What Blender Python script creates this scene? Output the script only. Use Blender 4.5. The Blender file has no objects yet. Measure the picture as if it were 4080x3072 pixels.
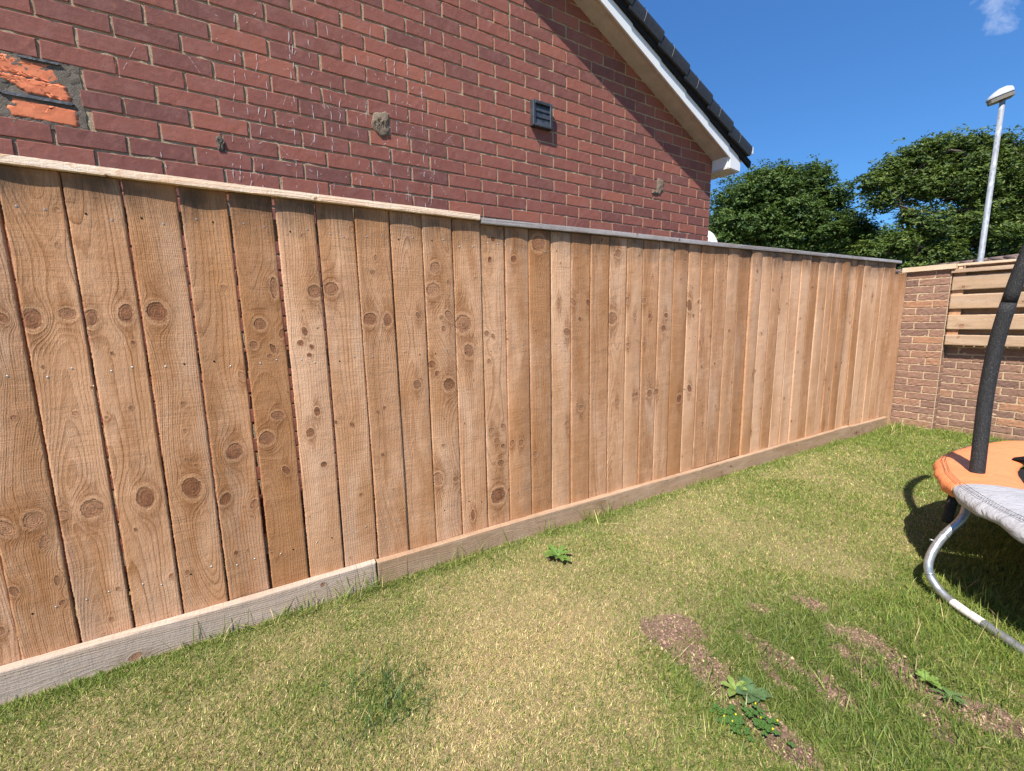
import bpy, math, random
import numpy as np
from mathutils import Vector, Matrix

# ------------------------------------------------------------------ camera, world, sun
scene = bpy.context.scene
SUN_DIR = Vector((0.38, -0.66, 1.0)).normalized()          # towards the sun
SUN_ELEV = math.asin(SUN_DIR.z)
SUN_ROT = math.atan2(SUN_DIR.x, SUN_DIR.y)

cam_data = bpy.data.cameras.new("camera")
cam_data.sensor_width = 36.0
cam_data.lens = 1716.9 / 4080 * 36.0
cam_data.clip_start = 0.05
cam_data.clip_end = 2000
cam = bpy.data.objects.new("camera", cam_data)
scene.collection.objects.link(cam)
_r = Vector((0.51011, 0.8599, -0.01893)); _u = Vector((-0.11938, 0.09258, 0.98852)); _f = Vector((-0.85178, 0.502, -0.14988))
cam.matrix_world = Matrix(((_r.x, _u.x, -_f.x, 0), (_r.y, _u.y, -_f.y, 0), (_r.z, _u.z, -_f.z, 1.18), (0, 0, 0, 1)))
scene.camera = cam

world = bpy.data.worlds.new("World"); scene.world = world; world.use_nodes = True
wn = world.node_tree; wn.nodes.clear()
def wnode(t, **k):
    n = wn.nodes.new(t)
    for a, b in k.items(): setattr(n, a, b)
    return n
w_out = wnode('ShaderNodeOutputWorld'); w_bg = wnode('ShaderNodeBackground')
w_sky = wnode('ShaderNodeTexSky', sky_type='NISHITA')
w_sky.sun_disc = False; w_sky.sun_elevation = SUN_ELEV; w_sky.sun_rotation = SUN_ROT
w_sky.air_density = 1.0; w_sky.dust_density = 0.0; w_sky.ozone_density = 6.0; w_sky.altitude = 50
w_bg.inputs['Strength'].default_value = 0.09
w_tc = wnode('ShaderNodeTexCoord')
w_map = wnode('ShaderNodeMapping'); w_map.inputs['Scale'].default_value = (11, 9, 11); w_map.inputs['Rotation'].default_value = (0.3, 0.5, 0.4)
w_n = wnode('ShaderNodeTexNoise'); w_n.inputs['Scale'].default_value = 1.0; w_n.inputs['Detail'].default_value = 9; w_n.inputs['Roughness'].default_value = .62; w_n.inputs['Distortion'].default_value = .25
w_dot = wnode('ShaderNodeVectorMath', operation='DOT_PRODUCT'); w_dot.inputs[1].default_value = Vector((-0.17, .885, .43)).normalized()
w_mr = wnode('ShaderNodeMapRange'); w_mr.inputs[1].default_value = .9938; w_mr.inputs[2].default_value = 1.0; w_mr.inputs[3].default_value = -.34; w_mr.inputs[4].default_value = .18
w_add = wnode('ShaderNodeMath', operation='ADD')
w_mr2 = wnode('ShaderNodeMapRange'); w_mr2.inputs[1].default_value = .47; w_mr2.inputs[2].default_value = .78; w_mr2.inputs[4].default_value = .62
w_mix = wnode('ShaderNodeMix', data_type='RGBA'); w_mix.inputs[7].default_value = (7.5, 7.7, 8.2, 1)
L = wn.links.new
L(w_tc.outputs['Generated'], w_map.inputs[0]); L(w_map.outputs[0], w_n.inputs['Vector'])
L(w_tc.outputs['Generated'], w_dot.inputs[0]); L(w_dot.outputs['Value'], w_mr.inputs[0])
L(w_n.outputs[0], w_add.inputs[0]); L(w_mr.outputs[0], w_add.inputs[1]); L(w_add.outputs[0], w_mr2.inputs[0])
L(w_mr2.outputs[0], w_mix.inputs[0]); w_tint = wnode('ShaderNodeMix', data_type='RGBA', blend_type='MULTIPLY'); w_tint.inputs[0].default_value = 1; w_sep = wnode('ShaderNodeSeparateXYZ'); L(w_tc.outputs['Generated'], w_sep.inputs[0])
w_el = wnode('ShaderNodeMapRange'); w_el.inputs[1].default_value = .02; w_el.inputs[2].default_value = .55; L(w_sep.outputs[2], w_el.inputs[0])
w_tc2 = wnode('ShaderNodeMix', data_type='RGBA'); w_tc2.inputs[6].default_value = (.35, .58, .74, 1); w_tc2.inputs[7].default_value = (.50, .82, 1.08, 1)
L(w_el.outputs[0], w_tc2.inputs[0]); L(w_tc2.outputs[2], w_tint.inputs[7])
L(w_sky.outputs[0], w_tint.inputs[6]); L(w_tint.outputs[2], w_mix.inputs[6]); L(w_mix.outputs[2], w_bg.inputs[0])
L(w_bg.outputs[0], w_out.inputs[0])

sun_data = bpy.data.lights.new("sun", 'SUN'); sun_data.energy = 4.4; sun_data.angle = math.radians(0.53); sun_data.color = (1.0, 0.935, 0.84)
sun = bpy.data.objects.new("sun", sun_data); scene.collection.objects.link(sun)
sun.rotation_euler = SUN_DIR.to_track_quat('Z', 'Y').to_euler()

scene.view_settings.view_transform = 'Standard'; scene.view_settings.look = 'None'
scene.view_settings.exposure = 1.0; scene.view_settings.gamma = 1.0; scene.view_settings.use_curve_mapping = False
scene.render.engine = 'CYCLES'

rng = np.random.default_rng(7); rnd = random.Random(11)

# ------------------------------------------------------------------ helpers
COL = scene.collection
WORLD_LOC = {}
def tagobj(o, label=None, cat=None, group=None, kind=None):
    if label: o['label'] = label
    if cat: o['category'] = cat
    if group: o['group'] = group
    if kind: o['kind'] = kind
    return o
def empty(name, loc, label, cat, group=None):
    o = bpy.data.objects.new(name, None); o.empty_display_size = .1; COL.objects.link(o); o.location = loc
    return tagobj(o, label, cat, group)

class MB:
    """collects vertices, faces (tris/quads/ngons), material index per face and float/colour attributes per vertex"""
    def __init__(s): s.v = []; s.f = []; s.m = []; s.n = 0; s.att = {}; s.smooth = []
    def add(s, verts, faces, mat=0, smooth=False, **att):
        verts = np.asarray(verts, float).reshape(-1, 3); k = len(verts)
        for a, val in att.items():
            val = np.asarray(val, float)
            if a not in s.att: s.att[a] = [np.zeros((s.n,) + val.shape[1:] if val.ndim > 1 else (s.n,))]
            s.att[a].append(val)
        for a in s.att:
            if a not in att: s.att[a].append(np.zeros((k,) + s.att[a][0].shape[1:]))
        s.v.append(verts); s.f += [tuple(int(i) + s.n for i in q) for q in faces]
        s.m += [mat] * len(faces); s.smooth += [smooth] * len(faces); s.n += k
        return s
    def box(s, a, b, mat=0, M=None, bev=0.0, **att):
        x0, y0, z0 = a; x1, y1, z1 = b
        if bev <= 0:
            V = [(x, y, z) for x in (x0, x1) for y in (y0, y1) for z in (z0, z1)]
            F = [(0, 1, 3, 2), (4, 6, 7, 5), (0, 4, 5, 1), (2, 3, 7, 6), (0, 2, 6, 4), (1, 5, 7, 3)]
        else:
            V = []; F = []
            idx = {}
            for i, x in enumerate((x0, x1)):
                for j, y in enumerate((y0, y1)):
                    for k, z in enumerate((z0, z1)):
                        sx, sy, sz = (1 - 2 * i), (1 - 2 * j), (1 - 2 * k)
                        for ax in range(3):
                            p = [x + sx * bev, y + sy * bev, z + sz * bev]; p[ax] = (x, y, z)[ax]
                            idx[(i, j, k, ax)] = len(V); V.append(p)
            g = lambda *q: idx[q]
            for ax in range(3):
                o = [a_ for a_ in range(3) if a_ != ax]
                for sd in (0, 1):
                    q = []
                    for (p_, r_) in ((0, 0), (1, 0), (1, 1), (0, 1)):
                        c = [0, 0, 0]; c[ax] = sd; c[o[0]] = p_; c[o[1]] = r_; q.append(g(c[0], c[1], c[2], ax))
                    if (sd == 0) != (ax == 1): q = q[::-1]
                    F.append(tuple(q))
            for ax in range(3):
                o = [a_ for a_ in range(3) if a_ != ax]
                for p_ in (0, 1):
                    for r_ in (0, 1):
                        c0 = [0, 0, 0]; c1 = [0, 0, 0]; c0[ax] = 0; c1[ax] = 1
                        for c in (c0, c1): c[o[0]] = p_; c[o[1]] = r_
                        F.append((g(*c0, o[0]), g(*c1, o[0]), g(*c1, o[1]), g(*c0, o[1])))
            for i in (0, 1):
                for j in (0, 1):
                    for k in (0, 1): F.append((g(i, j, k, 0), g(i, j, k, 1), g(i, j, k, 2)))
        V = np.array(V, float)
        if M is not None: V = np.array([tuple(M @ Vector(p)) for p in V])
        att = {k_: (np.full(len(V), v_) if np.ndim(v_) == 0 else np.tile(np.asarray(v_, float), (len(V), 1))) for k_, v_ in att.items()}
        return s.add(V, F, mat, **att)
    def tube(s, pts, rad, seg=16, mat=0, smooth=True, caps=True, **att):
        pts = [Vector(p) for p in pts]; n = len(pts)
        if np.ndim(rad) == 0: rad = [rad] * n
        V = []; up = Vector((0.123, 0.3, 1)).normalized(); prev = None
        for i, p in enumerate(pts):
            t = (pts[min(i + 1, n - 1)] - pts[max(i - 1, 0)]).normalized()
            if prev is None:
                a_ = up.cross(t)
                if a_.length < .05: a_ = Vector((1, 0, 0)).cross(t)
                a_.normalize()
            else:
                a_ = (prev - t * prev.dot(t)).normalized()
            prev = a_; b_ = t.cross(a_)
            for k in range(seg):
                th = 2 * math.pi * k / seg
                V.append(p + (a_ * math.cos(th) + b_ * math.sin(th)) * rad[i])
        F = [(i * seg + k, i * seg + (k + 1) % seg, (i + 1) * seg + (k + 1) % seg, (i + 1) * seg + k) for i in range(n - 1) for k in range(seg)]
        V = np.array([tuple(v) for v in V])
        att2 = {k_: np.full(len(V), v_) for k_, v_ in att.items()}
        s.add(V, F, mat, smooth=smooth, **att2)
        if caps:
            s.f.append(tuple(s.n - len(V) + k for k in range(seg))[::-1]); s.m.append(mat); s.smooth.append(False)
            s.f.append(tuple(s.n - seg + k for k in range(seg))); s.m.append(mat); s.smooth.append(False)
        return s
    def build(s, name, mats, parent=None, loc=(0, 0, 0), fix=True):
        me = bpy.data.meshes.new(name)
        V = np.concatenate(s.v) if s.v else np.zeros((0, 3))
        V = V - np.asarray(loc, float)
        me.from_pydata(V.tolist(), [], s.f)
        if not isinstance(mats, (list, tuple)): mats = [mats]
        for m in mats: me.materials.append(m)
        me.polygons.foreach_set('material_index', s.m)
        me.polygons.foreach_set('use_smooth', s.smooth)
        for a, lst in s.att.items():
            arr = np.concatenate(lst)
            if arr.ndim == 1:
                at = me.attributes.new(a, 'FLOAT', 'POINT'); at.data.foreach_set('value', arr.astype(np.float32))
            else:
                if arr.shape[1] == 3: arr = np.c_[arr, np.ones(len(arr))]
                at = me.attributes.new(a, 'FLOAT_COLOR', 'POINT'); at.data.foreach_set('color', arr.astype(np.float32).ravel())
        me.update()
        if fix:
            import bmesh
            bm = bmesh.new(); bm.from_mesh(me); bmesh.ops.recalc_face_normals(bm, faces=bm.faces); bm.to_mesh(me); bm.free()
        o = bpy.data.objects.new(name, me); COL.objects.link(o)
        WORLD_LOC[o.name] = Vector(loc)
        if parent is not None:
            o.parent = parent
            o.location = Vector(loc) - (WORLD_LOC[parent.name] if parent.name in WORLD_LOC else Vector(parent.location))
        else:
            o.location = loc
        return o

# value noise for placement masks (numpy)
_perm = np.random.default_rng(3).random((64, 64))
def vnoise(x, y, s=1.0, o=0):
    x = np.asarray(x) * s + 31.7 + o * 7.3; y = np.asarray(y) * s + 17.1 + o * 3.9
    xi = np.floor(x).astype(int); yi = np.floor(y).astype(int); fx = x - xi; fy = y - yi
    fx = fx * fx * (3 - 2 * fx); fy = fy * fy * (3 - 2 * fy)
    g = lambda a, b: _perm[a % 64, b % 64]
    return (g(xi, yi) * (1 - fx) + g(xi + 1, yi) * fx) * (1 - fy) + (g(xi, yi + 1) * (1 - fx) + g(xi + 1, yi + 1) * fx) * fy
def fnoise(x, y, s=1.0, o=0): return (vnoise(x, y, s, o) * .55 + vnoise(x, y, s * 2.1, o + 1) * .28 + vnoise(x, y, s * 4.3, o + 2) * .17)

# ------------------------------------------------------------------ materials
class NT:
    def __init__(s, name, rough=.8, spec=.3):
        s.m = bpy.data.materials.new(name); s.m.use_nodes = True; s.t = s.m.node_tree; s.t.nodes.clear()
        s.out = s.t.nodes.new('ShaderNodeOutputMaterial'); s.b = s.t.nodes.new('ShaderNodeBsdfPrincipled')
        s.t.links.new(s.b.outputs[0], s.out.inputs[0]); s.b.inputs['Roughness'].default_value = rough
        s.b.inputs['Specular IOR Level'].default_value = spec
    def L(s, a, b): s.t.links.new(a, b)
    def put(s, sock, v):
        if hasattr(v, 'is_linked') or hasattr(v, 'links'): s.t.links.new(v, sock)
        elif v is not None:
            if isinstance(v, (tuple, list)) and len(v) == 3 and sock.type == 'RGBA': v = (*v, 1)
            sock.default_value = v
    def coord(s, scale=(1, 1, 1), rot=(0, 0, 0), src='Object', add=None):
        tc = s.t.nodes.new('ShaderNodeTexCoord'); mp = s.t.nodes.new('ShaderNodeMapping')
        mp.inputs['Scale'].default_value = scale; mp.inputs['Rotation'].default_value = rot
        v = tc.outputs[src]
        if add is not None:
            c = s.t.nodes.new('ShaderNodeCombineXYZ'); 
            for i in range(3): s.put(c.inputs[i], add)
            a = s.t.nodes.new('ShaderNodeVectorMath'); s.L(v, a.inputs[0]); s.L(c.outputs[0], a.inputs[1]); v = a.outputs[0]
        s.L(v, mp.inputs[0]); return mp.outputs[0]
    def noise(s, vec=None, scale=5, detail=4, rough=.55, dist=0, w=None, dims='3D'):
        n = s.t.nodes.new('ShaderNodeTexNoise'); n.noise_dimensions = dims
        if vec is not None: s.L(vec, n.inputs['Vector'])
        if w is not None: s.L(w, n.inputs['W'])
        n.inputs['Scale'].default_value = scale; n.inputs['Detail'].default_value = detail
        n.inputs['Roughness'].default_value = rough; n.inputs['Distortion'].default_value = dist
        return n.outputs[0]
    def vor(s, vec, scale=5, feature='F1'):
        n = s.t.nodes.new('ShaderNodeTexVoronoi'); n.feature = feature; s.L(vec, n.inputs['Vector']); n.inputs['Scale'].default_value = scale
        return n.outputs['Distance']
    def attr(s, name, col=False):
        n = s.t.nodes.new('ShaderNodeAttribute'); n.attribute_name = name; return n.outputs['Color' if col else 'Fac']
    def sep(s, c):
        n = s.t.nodes.new('ShaderNodeSeparateColor'); s.L(c, n.inputs[0]); return n.outputs
    def math(s, op, a, b=None, c=None, clamp=False):
        n = s.t.nodes.new('ShaderNodeMath'); n.operation = op; n.use_clamp = clamp
        for i, v in enumerate((a, b, c)):
            if v is not None: s.put(n.inputs[i], v)
        return n.outputs[0]
    def rng(s, v, a, b, c=0., d=1., smooth=False):
        n = s.t.nodes.new('ShaderNodeMapRange'); n.clamp = True
        if smooth: n.interpolation_type = 'SMOOTHSTEP'
        s.put(n.inputs[0], v)
        for i, x in enumerate((a, b, c, d)): s.put(n.inputs[i + 1], x)
        return n.outputs[0]
    def mix(s, f, a, b, mode='MIX'):
        n = s.t.nodes.new('ShaderNodeMix'); n.data_type = 'RGBA'; n.blend_type = mode
        s.put(n.inputs[0], f); s.put(n.inputs[6], a); s.put(n.inputs[7], b); return n.outputs[2]
    def ramp(s, v, pts):
        n = s.t.nodes.new('ShaderNodeValToRGB'); s.L(v, n.inputs[0]); e = n.color_ramp.elements
        while len(e) < len(pts): e.new(.5)
        for q, (p, c) in zip(e, pts): q.position = p; q.color = (*c, 1)
        return n.outputs[0]
    def bump(s, h, strength=.5, dist=.002, prev=None):
        n = s.t.nodes.new('ShaderNodeBump'); s.L(h, n.inputs['Height']); n.inputs['Strength'].default_value = strength; n.inputs['Distance'].default_value = dist
        if prev is not None: s.L(prev, n.inputs['Normal'])
        return n.outputs[0]
    def color(s, c): s.put(s.b.inputs['Base Color'], c); return s
    def normal(s, n): s.L(n, s.b.inputs['Normal']); return s

def wood_mat(name, early, late, dark, grey, axis='z', streak=1.0, stain_shade=False):
    ax = 'xyz'.index(axis)
    def tri(al, ac): r = [ac] * 3; r[ax] = al; return tuple(r)
    n = NT(name, .78, .25)
    ring = n.attr('ring'); kn = n.attr('knot'); t = n.sep(n.attr('tone', True)); tone, gr, seed = t[0], t[1], t[2]
    sd = n.math('MULTIPLY', seed, 37.0)
    sc = tri(.16, 1)
    long_ = n.coord(sc, add=sd)
    cross = n.coord(tri(210, 6), add=sd)
    iso = n.coord((1, 1, 1), add=sd)
    # growth rings follow the interpolated ring field
    wob = n.noise(long_, 60, 3, .6)
    r2 = n.math('ADD', ring, n.math('MULTIPLY', wob, .45))
    fr = n.math('FRACT', r2)
    lw = n.math('MULTIPLY', n.rng(fr, .35, .9, 0, 1, True), n.rng(fr, .93, 1.0, 1, 0))
    rv = n.noise(w=n.math('ADD', r2, sd), dims='1D', scale=.55, detail=2)
    lw = n.math('MULTIPLY', lw, n.rng(rv, .3, .7, .2, 1.0))
    blot = n.noise(long_, 9, 5, .6, .4); blot2 = n.noise(iso, 7, 4, .6)
    fib = n.noise(n.coord(tri(26, 420), add=sd), 1, 4, .65)
    saw0 = n.noise(cross, 1, 4, .7); sm = n.rng(n.noise(iso, 5.5, 3, .6), .38, .62, .25, 1.); saw = n.math('ADD', n.math('MULTIPLY', n.math('SUBTRACT', saw0, .5), sm), .5)
    c = n.mix(n.math('MULTIPLY', lw, .9 * streak), early, late)
    c = n.mix(n.rng(blot, .42, .68, 0, .85), c, dark)
    c = n.mix(n.rng(blot2, .5, .75, 0, .6), c, early); pal = n.noise(n.coord(tri(.22, 1), add=n.math('ADD', sd, 5.)), 17, 4, .6, .3); c = n.mix(n.rng(pal, .52, .70, 0, .6), c, tuple(min(1, x * y) for x, y in zip(early, (1.18, 1.3, 1.42)))); c = n.mix(n.rng(pal, .46, .30, 0, .55), c, tuple(x * y for x, y in zip(dark, (1.0, .92, .85))))
    c = n.mix(n.math('MULTIPLY', n.rng(n.noise(n.coord(tri(.1, 1), add=sd), 14, 4, .6), .45, .8, 0, 1), gr), c, grey)
    # board tone: 0.5 neutral, lower = darker and browner
    c = n.mix(n.rng(tone, .5, 0., 0, .92), c, tuple(x * .92 for x in dark))
    c = n.mix(n.rng(tone, .5, 1., 0, .75), c, tuple(min(1, x * y) for x, y in zip(early, (1.25, 1.38, 1.5))))
    c = n.mix(n.rng(fib, .3, .75, 0, .22), c, tuple(x * .55 for x in late))
    c = n.mix(n.rng(saw, .53, .78, 0, .26 * streak), c, tuple(x * .6 for x in dark))
    c = n.mix(n.rng(saw, .46, .25, 0, .30), c, tuple(min(1, x * 1.35) for x in early))
    if stain_shade:
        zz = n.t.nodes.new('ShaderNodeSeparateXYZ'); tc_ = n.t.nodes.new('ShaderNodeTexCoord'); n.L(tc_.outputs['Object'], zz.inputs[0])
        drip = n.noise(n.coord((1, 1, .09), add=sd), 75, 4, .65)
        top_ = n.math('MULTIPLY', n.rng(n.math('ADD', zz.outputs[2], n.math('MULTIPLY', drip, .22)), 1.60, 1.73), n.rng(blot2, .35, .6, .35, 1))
        c = n.mix(n.math('MULTIPLY', top_, .85), c, (.055, .036, .024))  # drip stains at the board tops, deepened with painted shade under the cap
        big = n.noise(n.coord((1, 1, .35), add=sd), 4.5, 3, .6)
        c = n.mix(n.rng(big, .45, .70, 0, .55), c, (.40, .185, .07))
        c = n.mix(n.rng(big, .42, .28, 0, .40), c, (.66, .43, .29))
    # knots
    fan = n.attr('fan')
    kj = n.math('ADD', kn, n.math('MULTIPLY', n.math('SUBTRACT', n.noise(iso, 75, 3, .65), .5), .55))
    halo = n.rng(kj, 2.0, 1.15, 0, .42)
    c = n.mix(n.math('MULTIPLY', halo, n.rng(blot, .3, .6, .2, 1)), c, tuple(x * .72 for x in dark))
    fm = n.math('MULTIPLY', n.rng(n.math('ADD', fan, n.math('MULTIPLY', n.math('SUBTRACT', n.noise(n.coord(tri(.2, 1), add=sd), 130, 3, .6), .5), 2.2)), 1.5, .5), n.rng(kj, 1.15, 1.5))
    c = n.mix(n.math('MULTIPLY', fm, .62), c, tuple(x * y for x, y in zip(dark, (.62, .55, .5))))
    rim = n.math('MULTIPLY', n.rng(kj, .95, 1.12, 0, 1), n.rng(kj, 1.12, 1.55, 1, 0))
    c = n.mix(n.math('MULTIPLY', rim, .28), c, tuple(min(1, x * 1.3) for x in early))
    kc = n.mix(n.rng(n.noise(iso, 42, 5, .7), .3, .7), (.095, .036, .017), (.34, .135, .06)); kc = n.mix(n.rng(n.noise(n.coord((1, 1, 1)), 2.3, 2), .38, .62, 0, .65), kc, (.50, .27, .15))
    crack = n.rng(n.vor(n.coord((1, 1, 1), add=sd), 70, 'DISTANCE_TO_EDGE'), .0, .035, 1, 0)
    kc = n.mix(n.math('MULTIPLY', crack, .85), kc, (.012, .006, .004))
    c = n.mix(n.rng(kj, 1.05, .82, 0, .88), c, kc)
    c = n.mix(n.math('MULTIPLY', n.math('MULTIPLY', n.rng(kj, .86, .95), n.rng(kj, .97, 1.08, 1, 0)), n.rng(n.noise(iso, 33, 2), .4, .6, .15, .85)), c, (.075, .030, .015))
    n.color(c)
    h = n.math('ADD', n.math('MULTIPLY', lw, .55), n.math('ADD', n.math('MULTIPLY', fib, .7), n.math('MULTIPLY', saw, .9)))
    h = n.math('SUBTRACT', h, n.math('MULTIPLY', n.rng(kj, 1.05, .85), .9))
    rough = n.noise(n.coord(tri(90, 260), add=sd), 1, 5, .7)
    h = n.math('ADD', h, n.math('MULTIPLY', rough, 1.3))
    wav = n.math('ADD', n.noise(n.coord(tri(1.9, 1), add=sd), 9, 3, .5), n.math('MULTIPLY', n.rng(kj, 2., 1.), .12))
    n.normal(n.bump(h, .85, .0018, n.bump(wav, .30, .014)))
    return n.m

M_board = wood_mat('sawn_board_wood', (.63, .36, .205), (.30, .13, .055), (.37, .165, .060), (.44, .33, .26), stain_shade=True)
M_cap_new = wood_mat('new_cap_wood', (.86, .69, .54), (.64, .37, .20), (.76, .53, .36), (.55, .45, .36), axis='y')
M_cap_grey = wood_mat('weathered_cap_wood', (.37, .34, .335), (.27, .235, .225), (.28, .25, .24), (.38, .375, .40), axis='y')
M_gravel = wood_mat('gravel_board_wood', (.52, .39, .30), (.36, .25, .18), (.40, .29, .21), (.43, .36, .31), axis='y')
M_gravel_b = wood_mat('brown_gravel_board_wood', (.46, .30, .19), (.28, .17, .10), (.30, .19, .11), (.34, .28, .22), axis='y')
M_slat = wood_mat('slat_wood', (.50, .345, .22), (.35, .21, .12), (.38, .25, .15), (.42, .34, .28), axis='x', streak=.8)
M_piercap = wood_mat('pier_cap_wood', (.66, .49, .33), (.52, .34, .20), (.58, .41, .26), (.52, .45, .36), axis='x', streak=.5)

def brick_mat(name, cols, rim, speck, bump=.5, rough=.85, scale=1.0):
    n = NT(name, rough, .25)
    t = n.sep(n.attr('bid', True)); ed = n.attr('edge'); sd = n.math('MULTIPLY', t[1], 91.0)
    iso = n.coord((1, 1, 1), add=sd)
    c = n.ramp(t[0], cols)
    b1 = n.noise(iso, 13, 5, .65, .5); b2 = n.noise(iso, 55, 4, .6); b3 = n.noise(iso, 420, 3, .7)
    c = n.mix(n.rng(b1, .48, .72, 0, .55), c, speck)
    c = n.mix(n.rng(b1, .42, .25, 0, .35), c, tuple(x * .55 for x in cols[0][1]))
    c = n.mix(n.math('MULTIPLY', n.rng(b2, .55, .75, 0, .35), 1.), c, rim)
    e = n.rng(n.math('ADD', ed, n.math('MULTIPLY', n.math('SUBTRACT', b2, .5), 1.3)), .45, 1.0, 0, .8)
    c = n.mix(e, c, rim)
    c = n.mix(n.rng(b3, .35, .7, .0, .28), c, tuple(x * .5 for x in cols[0][1])); c = n.mix(.09, c, (.42, .25, .20))
    c = n.mix(n.rng(n.noise(iso, 900, 2, .6), .68, .8, 0, .5), c, (.42, .34, .30))
    n.color(c)
    n.normal(n.bump(n.math('ADD', n.math('MULTIPLY', b3, .6), n.math('ADD', b2, n.math('MULTIPLY', b1, 1.5))), bump, .003))
    return n.m
M_brick = brick_mat('red_brick', [(0., (.150, .052, .046)), (.35, (.21, .066, .052)), (.7, (.27, .084, .060)), (1., (.34, .108, .068))], (.42, .145, .085), (.28, .130, .115), .45)
M_brick2 = brick_mat('brown_garden_brick', [(0., (.16, .095, .075)), (.3, (.24, .14, .10)), (.75, (.31, .175, .115)), (1., (.41, .21, .115))], (.36, .23, .15), (.22, .145, .115), 1.0)
def mortar_mat(name, a, b, dark):
    n = NT(name, .95, .1); v = n.coord()
    c = n.mix(n.noise(v, 25, 5, .65), a, b)
    c = n.mix(n.rng(n.noise(v, 260, 4, .7), .35, .62, .55, 0), c, dark)
    c = n.mix(n.rng(n.noise(v, 6, 4, .6), .5, .75, 0, .6), c, dark)
    n.color(c).normal(n.bump(n.math('ADD', n.noise(v, 240, 5, .75), n.noise(v, 60, 4, .7)), 1., .006)); return n.m
M_mortar = mortar_mat('sandy_mortar', (.46, .365, .24), (.56, .46, .31), (.22, .175, .12))
M_mortar2 = mortar_mat('garden_wall_mortar', (.62, .47, .30), (.70, .55, .37), (.40, .29, .19))
M_grey_mortar = mortar_mat('grey_repair_mortar', (.19, .165, .135), (.26, .225, .185), (.10, .085, .07))
M_brown_mortar = mortar_mat('brown_patch_mortar', (.27, .21, .155), (.36, .285, .21), (.12, .09, .065))

def simple(name, col, rough=.6, spec=.3, nscale=30, var=.25, bump=.1, bdist=.002, metal=0., ndet=4):
    n = NT(name, rough, spec); v = n.coord(); q = n.noise(v, nscale, ndet, .65)
    c = n.mix(n.rng(q, .3, .7), tuple(x * (1 - var) for x in col), tuple(min(1, x * (1 + var)) for x in col))
    n.color(c); n.b.inputs['Metallic'].default_value = metal
    n.put(n.b.inputs['Roughness'], n.rng(n.noise(v, nscale * .6, 3), .3, .7, max(.05, rough - .12), min(1, rough + .12)))
    if bump: n.normal(n.bump(q, bump, bdist))
    return n.m

KNOTS = [(-0.645,1.216,0.013),(-0.585,1.210,0.027),(-0.503,1.226,0.020),(-0.449,1.212,0.022),(-0.362,1.226,0.024),(-0.281,1.230,0.030),(-0.084,1.318,0.008),(0.021,1.182,0.021),(-0.007,1.105,0.014),(-0.056,0.993,0.014),(-0.663,0.913,0.007),(-0.525,0.909,0.007),(-0.387,0.910,0.006),(-0.245,0.910,0.006),(-0.003,0.743,0.024),(-0.107,0.706,0.029),(0.056,1.090,0.011),(-0.663,0.580,0.025),(-0.728,0.570,0.024),(-0.523,0.582,0.030),(-0.596,0.580,0.014),(-0.383,0.587,0.032),(-0.251,0.595,0.034),(-0.153,0.527,0.020),(-0.064,0.487,0.014),(-0.733,0.358,0.013),(-0.632,0.280,0.008),(-0.491,0.279,0.007),(-0.345,0.278,0.008),(-0.297,0.275,0.008),(-0.140,0.301,0.008),(-0.036,0.286,0.008),(0.080,1.319,0.022),(0.094,1.148,0.015),(0.054,1.089,0.012),(0.042,1.060,0.009),(0.170,1.151,0.014),(0.151,1.106,0.012),(0.190,1.089,0.009),(0.179,1.057,0.009),(0.220,1.306,0.025),(0.282,1.320,0.026),(0.379,1.562,0.009),(0.468,1.449,0.009),(0.452,1.389,0.011),(0.428,1.195,0.027),(0.501,1.190,0.022),(0.712,1.324,0.030),(0.727,1.421,0.024),(0.788,1.359,0.008),(0.639,1.207,0.013),(0.748,1.197,0.010),(0.786,1.205,0.021),(0.756,1.145,0.012),(0.857,1.169,0.040),(0.884,1.037,0.029),(1.033,1.567,0.012),(1.012,1.471,0.012),(1.019,1.101,0.011),(0.984,1.118,0.012),(1.142,1.480,0.017),(0.618,0.896,0.019),(0.691,0.985,0.017),(0.713,0.940,0.012),(0.772,0.882,0.029),(0.992,0.978,0.011),(0.189,0.825,0.015),(0.046,0.828,0.019),(0.005,0.739,0.022),(0.156,0.741,0.017),(0.057,0.600,0.015),(0.197,0.598,0.012),(0.321,0.750,0.010),(0.337,0.432,0.007),(0.441,0.595,0.008),(0.696,0.431,0.028),(0.792,0.408,0.015),(0.731,0.589,0.009),(0.994,0.623,0.016),(1.023,0.566,0.015),(1.058,0.531,0.012),(1.061,0.638,0.012),(1.044,0.441,0.018),(1.115,0.539,0.014),(1.169,0.533,0.017),(0.874,0.197,0.018),(1.023,0.268,0.042),(1.258,0.453,0.016),(1.293,1.566,0.037),(1.421,1.264,0.017),(1.522,1.273,0.018),(1.632,1.265,0.018),(1.569,1.178,0.012),(1.723,1.618,0.011),(1.849,1.551,0.022),(1.814,1.181,0.035),(1.935,1.285,0.016),(1.994,1.194,0.014),(2.073,1.283,0.017),(2.125,1.190,0.014),(2.270,1.191,0.017),(2.250,1.109,0.021),(2.497,1.254,0.030),(2.591,1.278,0.012),(2.540,1.185,0.012),(1.943,1.018,0.014),(2.083,1.018,0.013),(1.477,1.110,0.022),(1.579,0.671,0.019),(1.555,0.688,0.013),(1.481,0.594,0.016),(2.141,0.698,0.023),(1.858,0.684,0.014),(2.000,0.703,0.013),(2.028,0.705,0.013),(2.533,0.692,0.023),(2.428,0.635,0.026),(2.206,0.704,0.020)]
M_fascia = simple('white_upvc', (.72, .73, .74), .35, .5, 9, .04, 0)
M_soffit = simple('weathered_soffit', (.50, .44, .39), .6, .3, 14, .14, .15)
M_grime = simple('grimy_white_paint', (.52, .50, .46), .7, .3, 40, .3, .3)
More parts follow.
